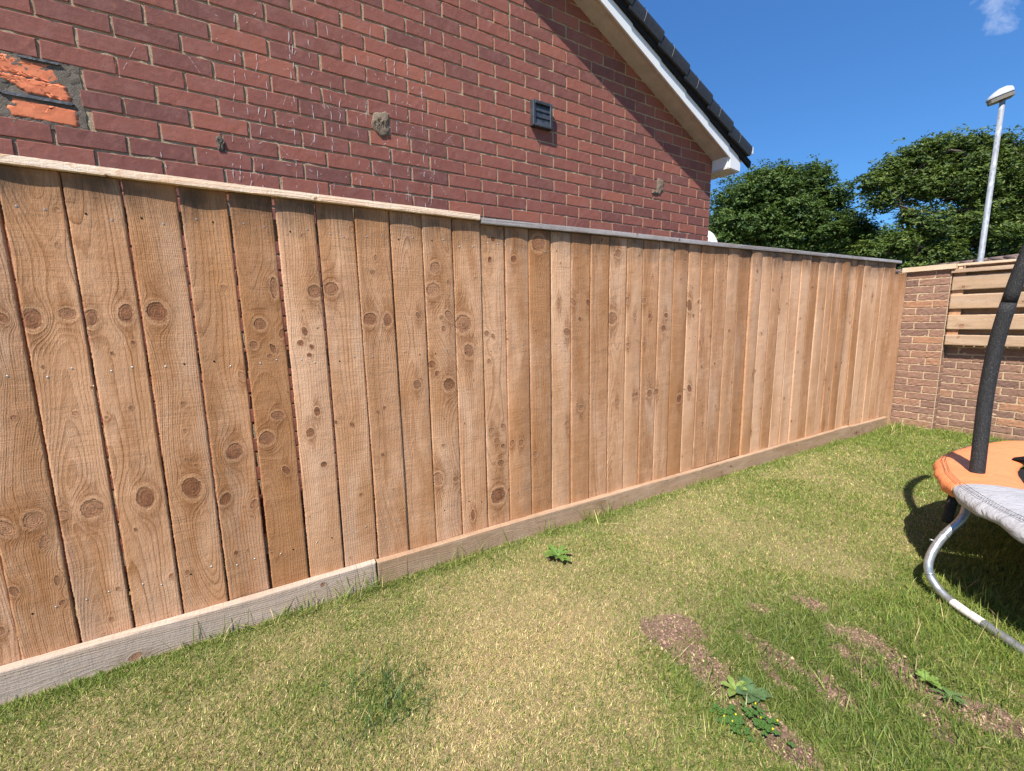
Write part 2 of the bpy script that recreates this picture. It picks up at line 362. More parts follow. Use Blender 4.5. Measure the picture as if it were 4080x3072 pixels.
M_tile = simple('black_verge_tile', (.019, .0195, .021), .6, .4, 60, .35, .25)
M_tile_dark = simple('black_flange', (.010, .010, .011), .75, .2, 120, .5, .6)
M_line = simple('pale_thin_line', (.22, .22, .21), .8, .2)
M_vent = simple('dark_grey_plastic', (.045, .050, .058), .38, .5, 22, .5, .1)
M_slate = simple('slate_packer', (.075, .08, .09), .5, .4, 60, .5, .8, .004)
M_black = simple('black_gap', (.008, .008, .008), .9, .1)
M_chalk = simple('white_lime_marks', (.62, .57, .56), .9, .1, 200, .3, .2)
M_nail = simple('galvanised_nail', (.42, .43, .44), .35, .5, 300, .2, 0, metal=.8)
def orange_mat():
    n = NT('orange_fired_brick', .85, .25); v = n.coord()
    a = n.noise(v, 14, 5, .65, .8); b = n.noise(v, 90, 5, .7)
    c = n.mix(n.rng(a, .35, .7), (.66, .21, .10), (.56, .155, .075)); c = n.mix(n.rng(b, .5, .75, 0, .4), c, (.74, .30, .17))
    n.color(c).normal(n.bump(n.math('ADD', n.math('MULTIPLY', a, 2.), b), .4, .003)); return n.m
M_orange = orange_mat()

# ------------------------------------------------------------------ plank builder
def plank(mb, org, du, dv, dn, Lh, W, T, cell=.007, knots=(), seed=0, tone=.5, grey=.3, cup=0., warp=0., ringfreq=None, rough=.001, mat=0):
    """front face is a grid spanning du*Lh by dv*W at org; the body extends T behind it (against dn)"""
    r = np.random.default_rng(1000 + seed)
    org = np.array(org, float); du = np.array(du, float); dv = np.array(dv, float); dn = np.array(dn, float)
    nu = max(2, int(Lh / cell)); nv = max(4, int(W / cell))
    U, V = np.meshgrid(np.linspace(0, Lh, nu + 1), np.linspace(0, W, nv + 1), indexing='ij')
    h = (V / W - .5) * 2
    ph = r.random(8) * 6.28
    wv = warp * (np.sin(U * 2.2 + ph[0]) * .6 + np.sin(U * 5.1 + ph[1]) * .25) + warp * .8 * h * np.sin(U * 1.7 + ph[2])
    N = cup * (1 - h ** 2) + wv
    edge = (np.abs(h) > .999)
    Ve = V + np.where(edge, rough * (np.sin(U * 61 + ph[3]) * .4 + r.normal(0, .5, U.shape)), 0) + .0015 * np.sin(U * 3.3 + ph[4])
    N = N - np.where(edge, .0018 if nv > 9 else .0006, 0)
    P = org + U[..., None] * du + Ve[..., None] * dv + N[..., None] * dn
    back = []
    for j in (0, nv):
        back.append(org + U[:, j, None] * du + Ve[:, j, None] * dv + (wv[:, j, None] - T) * dn)
    # ring field: distance from a wandering pith line behind the board, bent round the knots
    if ringfreq is None: ringfreq = r.uniform(110, 210)
    v0 = W * r.uniform(-.35, 1.35); dep = r.uniform(.015, .06)
    def ring(u, v, w):
        ve = v.copy(); add = np.zeros_like(u)
        kd = np.full_like(u, 9.); fan = np.full_like(u, 9.)
        for (ku, kv, kr) in knots:
            hk = math.sin(ku * 91.7 + kv * 57.3) * .5 + .5; rt = (hk - .5) * 1.1; ca, sa = math.cos(rt), math.sin(rt); asp = .85 + .9 * (hk * 7.13 % 1) + (1.6 if (hk * 3.7 % 1) > .8 and .01 < kr < .026 else 0)
            dx = v - kv; dz = (u - ku); q = dx ** 2 + (dz / 1.5) ** 2 + 1e-9; d = np.sqrt(q)
            ve = ve - dx * np.minimum(1, (kr * 1.25) ** 2 / q) * .95
            add += (kr * 1.1) * np.exp(-(d / (kr * 1.7)) ** 2) * .8
            kd = np.minimum(kd, np.sqrt(((dx * ca + dz * sa) * asp ** .5) ** 2 + ((dz * ca - dx * sa) / asp ** .5) ** 2) / kr)
            fan = fan if kr < .0125 else np.minimum(fan, np.sqrt(dx ** 2 + (dz / 3.4) ** 2) / kr)
        slow = .02 * np.sin(u * 2.1 + ph[5]) + .010 * np.sin(u * 5.3 + ph[6]) + .004 * np.sin(u * 13 + ph[7])
        g = np.sqrt((ve - v0 - slow) ** 2 + (np.maximum(.002, dep + slow * 1.2 + w)) ** 2) + add
        g = np.where(kd < 1.15, kd * .02 + .3, g)
        return g * ringfreq, kd, fan
    g, kd, fn = ring(U, V, np.zeros_like(U))
    gb = [ring(U[:, j], V[:, j], np.full(nu + 1, T * 1.)) for j in (0, nv)]
    n1 = (nu + 1) * (nv + 1)
    verts = np.concatenate([P.reshape(-1, 3), back[0], back[1]])
    rg = np.concatenate([g.ravel(), gb[0][0], gb[1][0]]); kk = np.concatenate([kd.ravel(), gb[0][1], gb[1][1]]); ff = np.concatenate([fn.ravel(), gb[0][2], gb[1][2]])
    i = np.arange(nu)[:, None]; j = np.arange(nv)[None]
    a = (i * (nv + 1) + j).ravel(); F = np.stack([a, a + nv + 1, a + nv + 2, a + 1], 1).tolist()
    b0 = n1; b1 = n1 + nu + 1
    for q in range(nu):
        F.append([q * (nv + 1), b0 + q, b0 + q + 1, (q + 1) * (nv + 1)])
        F.append([q * (nv + 1) + nv, (q + 1) * (nv + 1) + nv, b1 + q + 1, b1 + q])
        F.append([b0 + q, b1 + q, b1 + q + 1, b0 + q + 1])
    F.append([k for k in range(nv + 1)] + [b1, b0])
    F.append([nu * (nv + 1) + k for k in range(nv, -1, -1)] + [b0 + nu, b1 + nu])
    if np.dot(np.cross(du, dv), dn) < 0: F = [q[::-1] for q in F]
    tn = np.tile([tone, grey, r.random()], (len(verts), 1))
    mb.add(verts, F, mat, smooth=False, ring=rg, knot=kk, fan=ff, tone=tn)
    if nv > 9: mb.smooth[-len(F):] = [True] * (nu * nv) + [False] * (len(F) - nu * nv)
    return P, N

def rand_knots(r, Lh, W, n, lo=.006, hi=.018):
    out = []
    for _ in range(n):
        out.append((r.uniform(.05, Lh - .05), r.uniform(0, W), r.uniform(lo, hi) * r.uniform(.6, 1.1)))
    return out

# ------------------------------------------------------------------ ground
def gz(x, y):
    y = np.asarray(y, float); x = np.asarray(x, float)
    z = -.018 * np.clip(y - 2.6, 0, 3.6) - .06 * np.clip(y - 6.6, 0, 9)
    z = z + .016 * (fnoise(x, y, 1.3, 9) - .5) + .008 * (fnoise(x, y, 5, 4) - .5)
    z = np.where(x < -1.93, np.minimum(z, -.01), z)
    return z
SOILCAPS = [((-1.01, 1.22), (-.96, 1.34), .05), ((-.96, 1.25), (-.80, 1.22), .045), ((-.80, 1.215), (-.71, 1.195), .032), ((-.62, 1.17), (-.48, 1.17), .04),
            ((-.83, 1.87), (-.77, 1.87), .03), ((-.80, 1.485), (-.65, 1.465), .03), ((-.66, 1.77), (-.58, 1.79), .028), ((-.60, 1.83), (-.49, 1.80), .035), ((-.43, 1.75), (-.36, 1.71), .035),
            ((-.33, 1.72), (-.23, 1.76), .045), ((-.575, 1.495), (-.49, 1.45), .028), ((-.89, 1.67), (-.87, 1.68), .03), ((-.58, 1.69), (-.54, 1.71), .026), ((-1.62, 1.19), (-1.60, 1.22), .03),
            ((-.52, 1.62), (-.47, 1.60), .02), ((-.70, 1.38), (-.62, 1.36), .02), ((-.34, 1.60), (-.30, 1.58), .03)]
def soil(x, y):
    x = np.asarray(x, float); y = np.asarray(y, float)
    xx = x + .07 * (fnoise(x, y, 9, 1) - .5) + .035 * (fnoise(x, y, 38, 3) - .5); yy = y + .07 * (fnoise(x, y, 9, 5) - .5) + .035 * (fnoise(x, y, 38, 7) - .5)
    m = np.zeros_like(xx)
    for (a, b, r) in SOILCAPS:
        ax, ay = a; bx, by = b; dx, dy = bx - ax, by - ay
        t = np.clip(((xx - ax) * dx + (yy - ay) * dy) / (dx * dx + dy * dy + 1e-9), 0, 1)
        d = np.hypot(xx - ax - t * dx, yy - ay - t * dy)
        m = np.maximum(m, np.clip(1.35 - d / r * .68, 0, 1))
    m = np.maximum(m, np.clip((fnoise(x, y, 6, 12) - .70) * 8, 0, 1) * np.exp(-(((x + .6) / .5) ** 2 + ((y - 1.5) / .45) ** 2)))
    return m
def green(x, y):
    g = .42 + .60 * (fnoise(x, y, 2.3, 2) - .5) + .35 * (fnoise(x, y, 9, 3) - .5)
    g = g + .30 * np.clip((y - 1.6) / 3, 0, 1)
    g = g + .75 * np.exp(-(((x + .55) / .42) ** 2 + ((y - 1.5) / .5) ** 2))
    g = g + .55 * np.exp(-(((x + 1.25) / .12) ** 2 + ((y - .23) / .09) ** 2))
    g = g + (.30 + .55 * (fnoise(x, y, 3.1, 15) - .35)) * np.exp(-((x + 1.86) / .08) ** 2)
    g = g + .10 * np.exp(-((x + 1.7) / .2) ** 2) * (y < 1)
    g = g - .36 * np.exp(-(((x + 1.35) / .35) ** 2 + ((y - .75) / .5) ** 2)) - .2 * np.exp(-(((x + 1.0) / .3) ** 2 + ((y - .6) / .3) ** 2))
    g = g + .5 * np.exp(-(((y - 6.0) / .25) ** 2))
    g = g + .6 * np.clip((x + .75) * 4, 0, 1) * (y > 2)
    return np.clip(g, .04, 1)
def axis_lines(lo, hi, f0, f1, step):
    a = [f0]
    while a[-1] < f1: a.append(a[-1] + step)
    s = step; up = [a[-1]]
    while up[-1] < hi: s *= 1.25; up.append(up[-1] + s)
    s = step; dn = [f0]
    while dn[-1] > lo: s *= 1.25; dn.append(dn[-1] - s)
    return np.array(dn[:0:-1] + a + up[1:])
gx = axis_lines(-400, 400, -1.9, .6, .022); gy = axis_lines(-400, 600, -.9, 6.2, .022)
X, Y = np.meshgrid(gx, gy, indexing='ij')
far = np.clip((np.hypot(X, Y - 3) - 7) / 10, 0, 1)
Zg = gz(X, Y) * (1 - far) + (-.35) * far
S = soil(X, Y); Zg = Zg - .012 * S + .01 * S * (fnoise(X, Y, 26, 8) - .5)
nx, ny = X.shape
ii = np.arange(nx - 1)[:, None]; jj = np.arange(ny - 1)[None]
a = (ii * ny + jj).ravel()
mb = MB(); mb.add(np.stack([X, Y, Zg], -1).reshape(-1, 3), np.stack([a, a + ny, a + ny + 1, a + 1], 1).tolist(), 0, smooth=True, soil=S.ravel(), green=green(X, Y).ravel())
n = NT('lawn_soil', .95, .1); v = n.coord(); so = n.attr('soil'); gr_ = n.attr('green')
th = n.mix(n.rng(n.noise(v, 190, 5, .8), .3, .7), (.13, .095, .045), (.56, .44, .24)); th = n.mix(n.rng(n.noise(v, 7, 4, .6), .45, .7, 0, .45), th, (.30, .20, .11))
th = n.mix(n.math('MULTIPLY', gr_, n.rng(n.noise(v, 60, 4, .7), .3, .6, .25, .95)), th, (.12, .155, .045))
sc_ = n.mix(n.rng(n.noise(v, 70, 6, .75), .3, .7), (.13, .080, .058), (.34, .225, .17)); sc_ = n.mix(n.rng(n.noise(v, 300, 3, .7), .62, .75, 0, .6), sc_, (.42, .33, .25))
sc_ = n.mix(n.rng(n.noise(v, 11, 4, .7), .45, .7, 0, .6), sc_, (.065, .035, .026))
n.color(n.mix(n.rng(n.math('ADD', so, n.math('MULTIPLY', n.math('SUBTRACT', n.noise(v, 60, 4, .7), .5), .7)), .35, .6), th, sc_))
n.normal(n.bump(n.noise(v, 120, 6, .8), 1., .01))
ground = mb.build('ground', n.m, fix=False); tagobj(ground, 'lawn soil under patchy dry and green grass, bare earth showing at the right', 'lawn', kind='structure')

# ------------------------------------------------------------------ closeboard fence
FX = -1.9
edges = [-1.171, -1.03, -.889, -.748, -.607] + [-0.466, -0.325, -0.182, -0.038, 0.105, 0.247, 0.392, 0.533, 0.675, 0.817, 0.961, 1.096, 1.234, 1.371, 1.507, 1.644, 1.785, 1.921, 2.058, 2.195, 2.334, 2.474, 2.604, 2.748, 2.894, 3.028, 3.17, 3.306, 3.45, 3.586, 3.73, 3.875, 4.027, 4.162, 4.314, 4.428, 4.567, 4.718, 4.868, 5.008, 5.144, 5.297, 5.428, 5.565, 5.717]
gaps = {4: .007, 5: .006, 6: .006, 7: .006, 8: .009, 9: .009, 10: .006, 11: .004}
fence = empty('wooden_fence', (FX, 0, 0), 'long fence of upright sawn tan boards with knots, in front of the red brick house', 'fence')
tones = {3: .42, 4: .5, 5: .5, 6: .45, 7: .35, 8: .12, 9: .62, 10: .6, 11: .42, 12: .5, 13: .58, 14: .55, 15: .66, 16: .5, 17: .22, 18: .85, 19: .38, 20: .48, 21: .6, 22: .72, 23: .42, 24: .62, 25: .22, 26: .8, 27: .5, 28: .55, 29: .7, 30: .25, 31: .7}
greys = {7: .75, 10: .6, 13: .5, 16: .45, 26: .7, 20: .2, 35: .8, 23: .5}
kb = {}
for (ky, kz, kr) in KNOTS:
    for b in range(len(edges) - 1):
        if edges[b] <= ky < edges[b + 1]: kb.setdefault(b, []).append((ky, kz, kr)); break
bays = [(-9, .38), (.38, 4.95), (4.95, 9)]
panels = [MB(), MB(), MB()]
def ztop(y): return 1.652 - .008 * y if y < .96 else 1.632 + .0095 * (y - .96)
def zbot(y): return .118 if y < .4 else (.124 + .002 * (y - .4) if y < 3 else .128 - .018 * (y - 3))
for b in range(len(edges) - 1):
    y0, y1 = edges[b], edges[b + 1]; ym = (y0 + y1) / 2
    g0 = gaps.get(b, .0028) / 2; g1 = gaps.get(b + 1, .0028) / 2
    y0 += g0; y1 -= g1; zb = zbot(ym) - .03; zt = ztop(ym) - .002
    kn = [(kz - zb, ky - y0, kr) for (ky, kz, kr) in kb.get(b, [])]
    rr = np.random.default_rng(500 + b)
    if b < 4 or ym > 2.6: kn += rand_knots(rr, zt - zb, y1 - y0, rr.integers(2, 6), .006, .017)
    else: kn += rand_knots(rr, zt - zb, y1 - y0, rr.integers(2, 6), .003, .007)
    # knots near a board edge cross into the neighbour
    for nb in (b - 1, b + 1):
        for (ky, kz, kr) in kb.get(nb, []):
            if abs(ky - (y0 + y1) / 2) < (y1 - y0) / 2 + kr * .6 and kr > .02: kn.append((kz - zb, ky - y0, kr * .9))
    p = panels[0 if ym < .38 else (1 if ym < 4.95 else 2)]
    cell = .0042 if ym < 1.3 else (.006 if ym < 3 else .009)
    off = rr.normal(0, .0018)
    P, N = plank(p, (FX + off, y0, zb), (0, 0, 1), (0, 1, 0), (1, 0, 0), zt - zb, y1 - y0, .019, cell, kn, seed=b,
          tone=tones.get(b, float(rr.uniform(.22, 1.15))), grey=greys.get(b, float(rr.uniform(0, .6))), cup=float(rr.normal(.001, .0022)), warp=.0016)
    for zz in (1.535, 1.04, .265):
        for fy in (.27, .70):
            yy = y0 + (y1 - y0) * (fy + rr.uniform(-.06, .06)); z2 = zz + rr.uniform(-.015, .015)
            R_ = .0030 if ym < 1.5 else .0028
            ang = np.linspace(0, 2 * math.pi, 9)[:-1]
            i_ = int(np.clip((z2 - zb) / (zt - zb) * (P.shape[0] - 1), 0, P.shape[0] - 1)); j_ = int(np.clip((yy - y0) / (y1 - y0) * (P.shape[1] - 1), 0, P.shape[1] - 1)); xs = P[i_, j_, 0]
            R_ *= .8
            vv = np.array([(xs + .0011, yy + R_ * math.cos(t), z2 + R_ * math.sin(t)) for t in ang] + [(xs + .0004, yy + 1.35 * R_ * math.cos(t), z2 + 1.35 * R_ * math.sin(t)) for t in ang])
            p.add(vv, [tuple(range(8))] + [(k, k + 8, (k + 1) % 8 + 8, (k + 1) % 8) for k in range(8)], 1 if rr.random() < .8 else 2, knot=np.full(16, 9.), fan=np.full(16, 9.))
for p, (lab) in zip(panels, ('board panel left of the first joint, with large round knots and open gaps', 'long middle board panel', 'far short board panel by the brick pier')):
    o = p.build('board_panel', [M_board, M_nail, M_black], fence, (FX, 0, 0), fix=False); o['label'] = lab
# rails behind, seen through the gaps, and posts
mb = MB()
for zc in (1.535, 1.045, .29):
    mb = MB(); plank(mb, (FX - .021, -1.2, zc - .036), (0, 1, 0), (0, 0, 1), (1, 0, 0), 6.9, .072, .045, .03, (), seed=70 + int(zc * 10), tone=.3)
    mb.build('rail', M_gravel_b, fence, (FX, 0, 0), fix=False)
for yy in (-1.15, .38, 2.66, 4.95):
    mb = MB(); plank(mb, (FX - .068, yy - .05, -.3), (0, 0, 1), (0, 1, 0), (1, 0, 0), 1.93, .10, .10, .03, (), seed=80 + int(yy * 3), tone=.4)
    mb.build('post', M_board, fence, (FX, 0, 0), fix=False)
# cap rails
for (ya, yb, za, zb_, mt, tn, gy_, sd, th_) in ((-1.3, .953, ztop(-1.3), ztop(.95), M_cap_new, .5, .12, 90, .024), (.962, 4.25, ztop(.97) + .001, ztop(4.25), M_cap_grey, .5, .6, 91, .025), (4.256, 5.79, ztop(4.3) + .004, ztop(5.75) + .004, M_cap_grey, .62, .5, 92, .025)):
    mb = MB(); Lh = yb - ya; sl = (zb_ - za) / Lh; d = np.array([0, 1, sl]) / math.hypot(1, sl)
    rr = np.random.default_rng(sd)
    kn = rand_knots(rr, Lh, .05, 3 if sd == 90 else 7, .004, .008)
    # narrow edge faces the garden; the wide face is the top
    plank(mb, (FX + .020, ya, za), tuple(d), (0, 0, 1), (1, 0, 0), Lh, th_, .062, .006, kn, seed=sd, tone=tn, grey=gy_, rough=.0004, warp=.0012, ringfreq=150 if sd == 90 else 90)
    o = mb.build('cap_rail', mt, fence, (FX, 0, 0), fix=False); o['label'] = {90: 'pale new capping rail', 91: 'grey weathered capping rail', 92: 'short grey capping rail at the far end'}[sd]
# gravel boards
for (ya, yb, mt, tn, gy_, sd, dz, lab) in ((-1.3, .372, M_gravel, .62, .75, 94, .0, 'pale grey gravel board with a large knot'), (.379, 4.944, M_gravel_b, .55, .3, 95, -.004, 'brown gravel board'), (4.95, 5.82, M_gravel_b, .5, .35, 96, -.012, 'far gravel board')):
    mb = MB(); za = zbot(ya) + dz; zb_ = zbot(yb) + dz; Lh = yb - ya; sl = (zb_ - za) / Lh; d = np.array([0, 1, sl]) / math.hypot(1, sl)
    kn = [(.83, .058, .017), (1.45, .12, .01)] if sd == 94 else rand_knots(np.random.default_rng(sd), Lh, .15, 9, .008, .02)
    plank(mb, (FX + .034, ya, za - .15), tuple(d), (0, 0, 1), (1, 0, 0), Lh, .15, .032, .006, kn, seed=sd, tone=tn, grey=gy_, rough=.0006, warp=.0015, ringfreq=120)
    o = mb.build('gravel_board', mt, fence, (FX, 0, 0), fix=False); o['label'] = lab
# filler board at the far end
mb = MB(); plank(mb, (FX - .02, 5.70, -.15), (0, 0, 1), (0, 1, 0), (1, 0, 0), 1.745, .386, .03, .008, (), seed=98, tone=.62, grey=.15)
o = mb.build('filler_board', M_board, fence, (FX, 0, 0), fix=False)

# ------------------------------------------------------------------ bricks
def brick(mb, M, y0, y1, z0, z1, r, depth=.03, nv=7, nz=3, rim=.0022, out=0., bid=None, jit=.0012, rockface=0., mat=0):
    """one brick face in local (x out, y along, z up); M maps local to world"""
    ys = np.concatenate([[y0], np.linspace(y0 + rim, y1 - rim, nv), [y1]]); zs = np.concatenate([[z0], np.linspace(z0 + rim, z1 - rim, nz), [z1]])
    Yb, Zb = np.meshgrid(ys, zs, indexing='ij'); e = np.zeros_like(Yb); e[0] = e[-1] = 1; e[:, 0] = e[:, -1] = 1
    Xb = out - e * rim * r.uniform(.4, 1.0, Yb.shape) + r.normal(0, .00022 + rockface, Yb.shape)
    tl = r.normal(0, .0022, 2); Xb = Xb + tl[0] * (Yb - (y0 + y1) / 2) + tl[1] * (Zb - (z0 + z1) / 2)
    Yb = Yb + e * r.normal(0, jit, Yb.shape); Zb = Zb + e * r.normal(0, jit, Yb.shape)
    a_, b_ = Yb.shape; n1 = a_ * b_
    loop = [i * b_ for i in range(a_)] + [(a_ - 1) * b_ + j for j in range(1, b_)] + [i * b_ + b_ - 1 for i in range(a_ - 2, -1, -1)] + [j for j in range(b_ - 2, 0, -1)]
    V = np.stack([Xb, Yb, Zb], -1).reshape(-1, 3); B = V[loop].copy(); B[:, 0] = out - depth
    V = np.concatenate([V, B]); V = V @ M[:3, :3].T + M[:3, 3]
    i = np.arange(a_ - 1)[:, None]; j = np.arange(b_ - 1)[None]; q = (i * b_ + j).ravel()
    F = np.stack([q, q + b_, q + b_ + 1, q + 1], 1).tolist(); nl = len(loop)
    F += [(loop[k], n1 + k, n1 + (k + 1) % nl, loop[(k + 1) % nl]) for k in range(nl)]
    if bid is None: bid = (float(np.clip(r.normal(.45, .28), 0, 1)), r.random(), r.random())
    mb.add(V, F, mat, smooth=False, edge=np.concatenate([e.ravel(), np.ones(nl)]), bid=np.tile(bid, (len(V), 1)))
def frame(origin, along, out):
    al = Vector(along).normalized(); ou = Vector(out).normalized(); M = np.eye(4)
    M[:3, 0] = ou; M[:3, 1] = al; M[:3, 2] = (0, 0, 1); M[:3, 3] = origin; return M

# ------------------------------------------------------------------ brick house
TH = math.atan(.025)
house = empty('brick_house', (-2.46, 0, 0), 'red brick house gable with white bargeboard and black verge tiles, behind the fence', 'house')
HM = frame((-2.46, 0, 0), (-.025, 1, 0), (1, .025, 0))
def hp(x, y, z): return tuple((HM @ np.array([x, y, z, 1]))[:3])
CY = 3.575; SL = .463
def soffit_z(y): return 2.524 + SL * (CY - y)
r = np.random.default_rng(21); mb = MB(); pitch = .0745; z_line = 1.965 - 26 * pitch
APEX = -1.4
def wall_top(y): return soffit_z(max(y, 2 * APEX - y))
k = 0
while True:
    z0 = z_line + k * pitch
    if z0 > wall_top(APEX) + .1: break
    par = (k % 2)
    yj = 3.382 if (k - 26 + 1) % 2 == 0 else 3.4925
    js = [CY - .002]; y = yj
    while y > -3.2:
        js.append(y + r.normal(0, .002))
        y -= .2212
    if r.random() < .35:    # the odd half brick
        q = r.integers(6, len(js) - 3); js.insert(q, (js[q - 1] + js[q]) / 2 + r.normal(0, .012))
    for a_, b_ in zip(js[1:], js[:-1]):
        j0 = .005 + max(0, r.normal(.0005, .0015)); y0 = a_ + j0; y1 = b_ - (.005 if b_ < CY - .01 else 0)
        zz0 = z0 + .005 + r.normal(0, .001); zz1 = z0 + pitch - .0045 + r.normal(0, .001)
        if zz0 > wall_top((y0 + y1) / 2) + .08 or z0 < -.05: continue
        if 1.95 < z0 < 2.17 and y0 < -.505:        # opening filled by the orange repair
            if y1 > -.45: y0 = -.502
            elif y1 > -.93: continue
        if y1 - y0 < .03: continue
        nvv = 9 if (z0 > 1.5) else 3
        brick(mb, HM, y0, y1, zz0, zz1, r, nv=nvv, nz=3 if z0 > 1.5 else 1, out=r.normal(0, .0006))
    k += 1
# mortar bed, a noisy sheet a few millimetres behind the brick faces
ysm = np.linspace(-3.2, CY - .006, 260); 
V = []; zsn = 150
for i_, yy in enumerate(ysm):
    zt = wall_top(yy) + .06
    for j_ in range(zsn + 1):
        z_ = zt * j_ / zsn; V.append(hp(-.0046 + .0022 * (r.random() - .5) + (.0020 if r.random() < .12 else 0), yy, z_))
F = [(i_ * (zsn + 1) + j_, (i_ + 1) * (zsn + 1) + j_, (i_ + 1) * (zsn + 1) + j_ + 1, i_ * (zsn + 1) + j_ + 1) for i_ in range(len(ysm) - 1) for j_ in range(zsn)]
mb.add(V, F, 1, smooth=True)
# return wall round the corner
RM = frame(hp(0, CY, 0), (-1, -.025, 0), (-.025, 1, 0))
for k in range(int(2.55 / pitch) + 1):
    z0 = z_line + k * pitch
    y = .10 if k % 2 else -.002
    y = -.0 if k % 2 else -.0
    first = .1 if (k % 2) else .215
    js = [0.0, first]
    while js[-1] < 3.0: js.append(js[-1] + .2212)
    for a_, b_ in zip(js[:-1], js[1:]):
        if z0 < -.05 or z0 > 2.40: continue
        brick(mb, RM, a_ + (.005 if a_ > .01 else .012), b_ - .005, z0 + .005, z0 + pitch - .005, r, nv=3, nz=1)
bv = [tuple((RM @ np.array([x_, y_, z_, 1]))[:3]) for (x_, y_, z_) in ((-.008, .008, -.1), (-.008, 3.1, -.1), (-.008, 3.1, 2.5), (-.008, .008, 2.5))]
mb.add(bv, [(0, 1, 2, 3)], 1)
wall_mb = mb
# solid core behind the skin so that nothing shows through
mb = MB(); V = []
for x_ in (-.03, -7.0):
    for (y_, z_) in ((CY - .03, -.2), (CY - .03, soffit_z(CY) + .02), (APEX, wall_top(APEX) + .02), (2 * APEX - CY, soffit_z(CY) + .02), (2 * APEX - CY, -.2)): V.append(hp(x_, y_, z_))
mb.add(V, [(0, 1, 2, 3, 4), (9, 8, 7, 6, 5)] + [(i_, (i_ + 1) % 5, (i_ + 1) % 5 + 5, i_ + 5) for i_ in range(5)], 0)
mb.build('inner_wall', M_mortar, house, (-2.46, 0, 0))
# repairs in the brickwork
def blob(mb, y0, y1, z0, z1, r, out=.006, n=22, mat=0, thick=.02, lobes=.25, rough=.002):
    cy, cz = (y0 + y1) / 2, (z0 + z1) / 2; ph = r.random(6) * 6.28; rings = 7; V = [hp(out + .004, cy, cz)]; F = []
    for q in range(1, rings + 1):
        for k_ in range(n):
            t = 2 * math.pi * k_ / n
            rad = q / rings * (1 + lobes * (math.sin(2 * t + ph[0]) * .4 + math.sin(3 * t + ph[1]) * .35 + math.sin(5 * t + ph[2]) * .25) + (r.normal(0, .04) if q == rings else 0))
            sq = (abs(math.cos(t)) ** 6 + abs(math.sin(t)) ** 6) ** (-1 / 6) * .5 + .5
            x_ = out * (1 - (q / rings) ** 4) + .004 * (1 - q / rings) + r.normal(0, rough) * (q < rings)
            if q == rings: x_ = -.012
            V.append(hp(x_, cy + (y1 - y0) / 2 * rad * sq * math.cos(t), cz + (z1 - z0) / 2 * rad * sq * math.sin(t)))
    F += [(0, 1 + k_, 1 + (k_ + 1) % n) for k_ in range(n)]
    for q in range(rings - 1):
        F += [(1 + q * n + k_, 1 + (q + 1) * n + k_, 1 + (q + 1) * n + (k_ + 1) % n, 1 + q * n + (k_ + 1) % n) for k_ in range(n)]
    mb.add(V, F, mat, smooth=True)
rr = np.random.default_rng(5)
mb = MB(); blob(mb, .625, .735, 2.165, 2.29, rr, .007, thick=.02, rough=.003)
o = mb.build('mortar_patch', M_brown_mortar, house, (-2.46, 0, 0), fix=True)
mb = MB(); blob(mb, 2.86, 2.955, 2.15, 2.285, rr, .006); blob(mb, 2.81, 2.90, 2.15, 2.18, rr, .005)
mb.build('mortar_patch', M_brown_mortar, house, (-2.46, 0, 0), fix=True)
mb = MB(); blob(mb, -.073, -.035, 1.958, 2.028, rr, .003)
mb.build('mortar_patch', M_grey_mortar, house, (-2.46, 0, 0), fix=True)
# orange repair: mortar surround, two slate strips, broken orange bricks
mb = MB()
gy_ = np.linspace(-.93, -.497, 44); gz_ = np.linspace(1.945, 2.192, 26); V = []
for y_ in gy_:
    for z_ in gz_: V.append(hp(-.0012 + rr.normal(0, .0012), y_ + rr.normal(0, .002), z_ + rr.normal(0, .002)))
mb.add(V, [(i_ * 26 + j_, (i_ + 1) * 26 + j_, (i_ + 1) * 26 + j_ + 1, i_ * 26 + j_ + 1) for i_ in range(43) for j_ in range(25)], 0, smooth=True)
mb.build('repair_mortar', M_grey_mortar, house, (-2.46, 0, 0), fix=False)
def slab_poly(mb, poly, out, depth, mat=0, sub=.005, rough=.0012, seed=0):
    """irregular flat-ish piece: outline in (y,z), filled with a jittered grid face"""
    r_ = np.random.default_rng(seed); P = []
    for a_, b_ in zip(poly, poly[1:] + poly[:1]):
        L_ = math.hypot(b_[0] - a_[0], b_[1] - a_[1]); m_ = max(1, int(L_ / sub))
        for q in range(m_): P.append((a_[0] + (b_[0] - a_[0]) * q / m_ + r_.normal(0, rough), a_[1] + (b_[1] - a_[1]) * q / m_ + r_.normal(0, rough)))
    cy = sum(p[0] for p in P) / len(P); cz = sum(p[1] for p in P) / len(P); n_ = len(P); V = [hp(out, cy, cz)]; rings = 9
    for q in range(1, rings + 1):
        for p in P:
            a_y, a_z = cy + (p[0] - cy) * q / rings, cz + (p[1] - cz) * q / rings
            V.append(hp(out + rough * 1.8 * (float(fnoise(a_y, a_z, 28, seed)) - .5) - (.0025 if q == rings else 0), a_y, a_z))
    for p in P: V.append(hp(out - depth, p[0], p[1]))
    F = [(0, 1 + k_, 1 + (k_ + 1) % n_) for k_ in range(n_)]
    for q in range(rings): F += [(1 + q * n_ + k_, 1 + (q + 1) * n_ + k_, 1 + (q + 1) * n_ + (k_ + 1) % n_, 1 + q * n_ + (k_ + 1) % n_) for k_ in range(n_)]
    mb.add(V, F, mat, smooth=True)
mb = MB()
slab_poly(mb, [(-.705, 1.972), (-.522, 1.966), (-.519, 2.028), (-.56, 2.030), (-.70, 2.036), (-.702, 2.01), (-.715, 2.0)], .001, .03, seed=1)
slab_poly(mb, [(-.655, 2.062), (-.60, 2.060), (-.535, 2.050), (-.535, 2.075), (-.545, 2.108), (-.74, 2.118)], .002, .03, seed=2, rough=.0022)
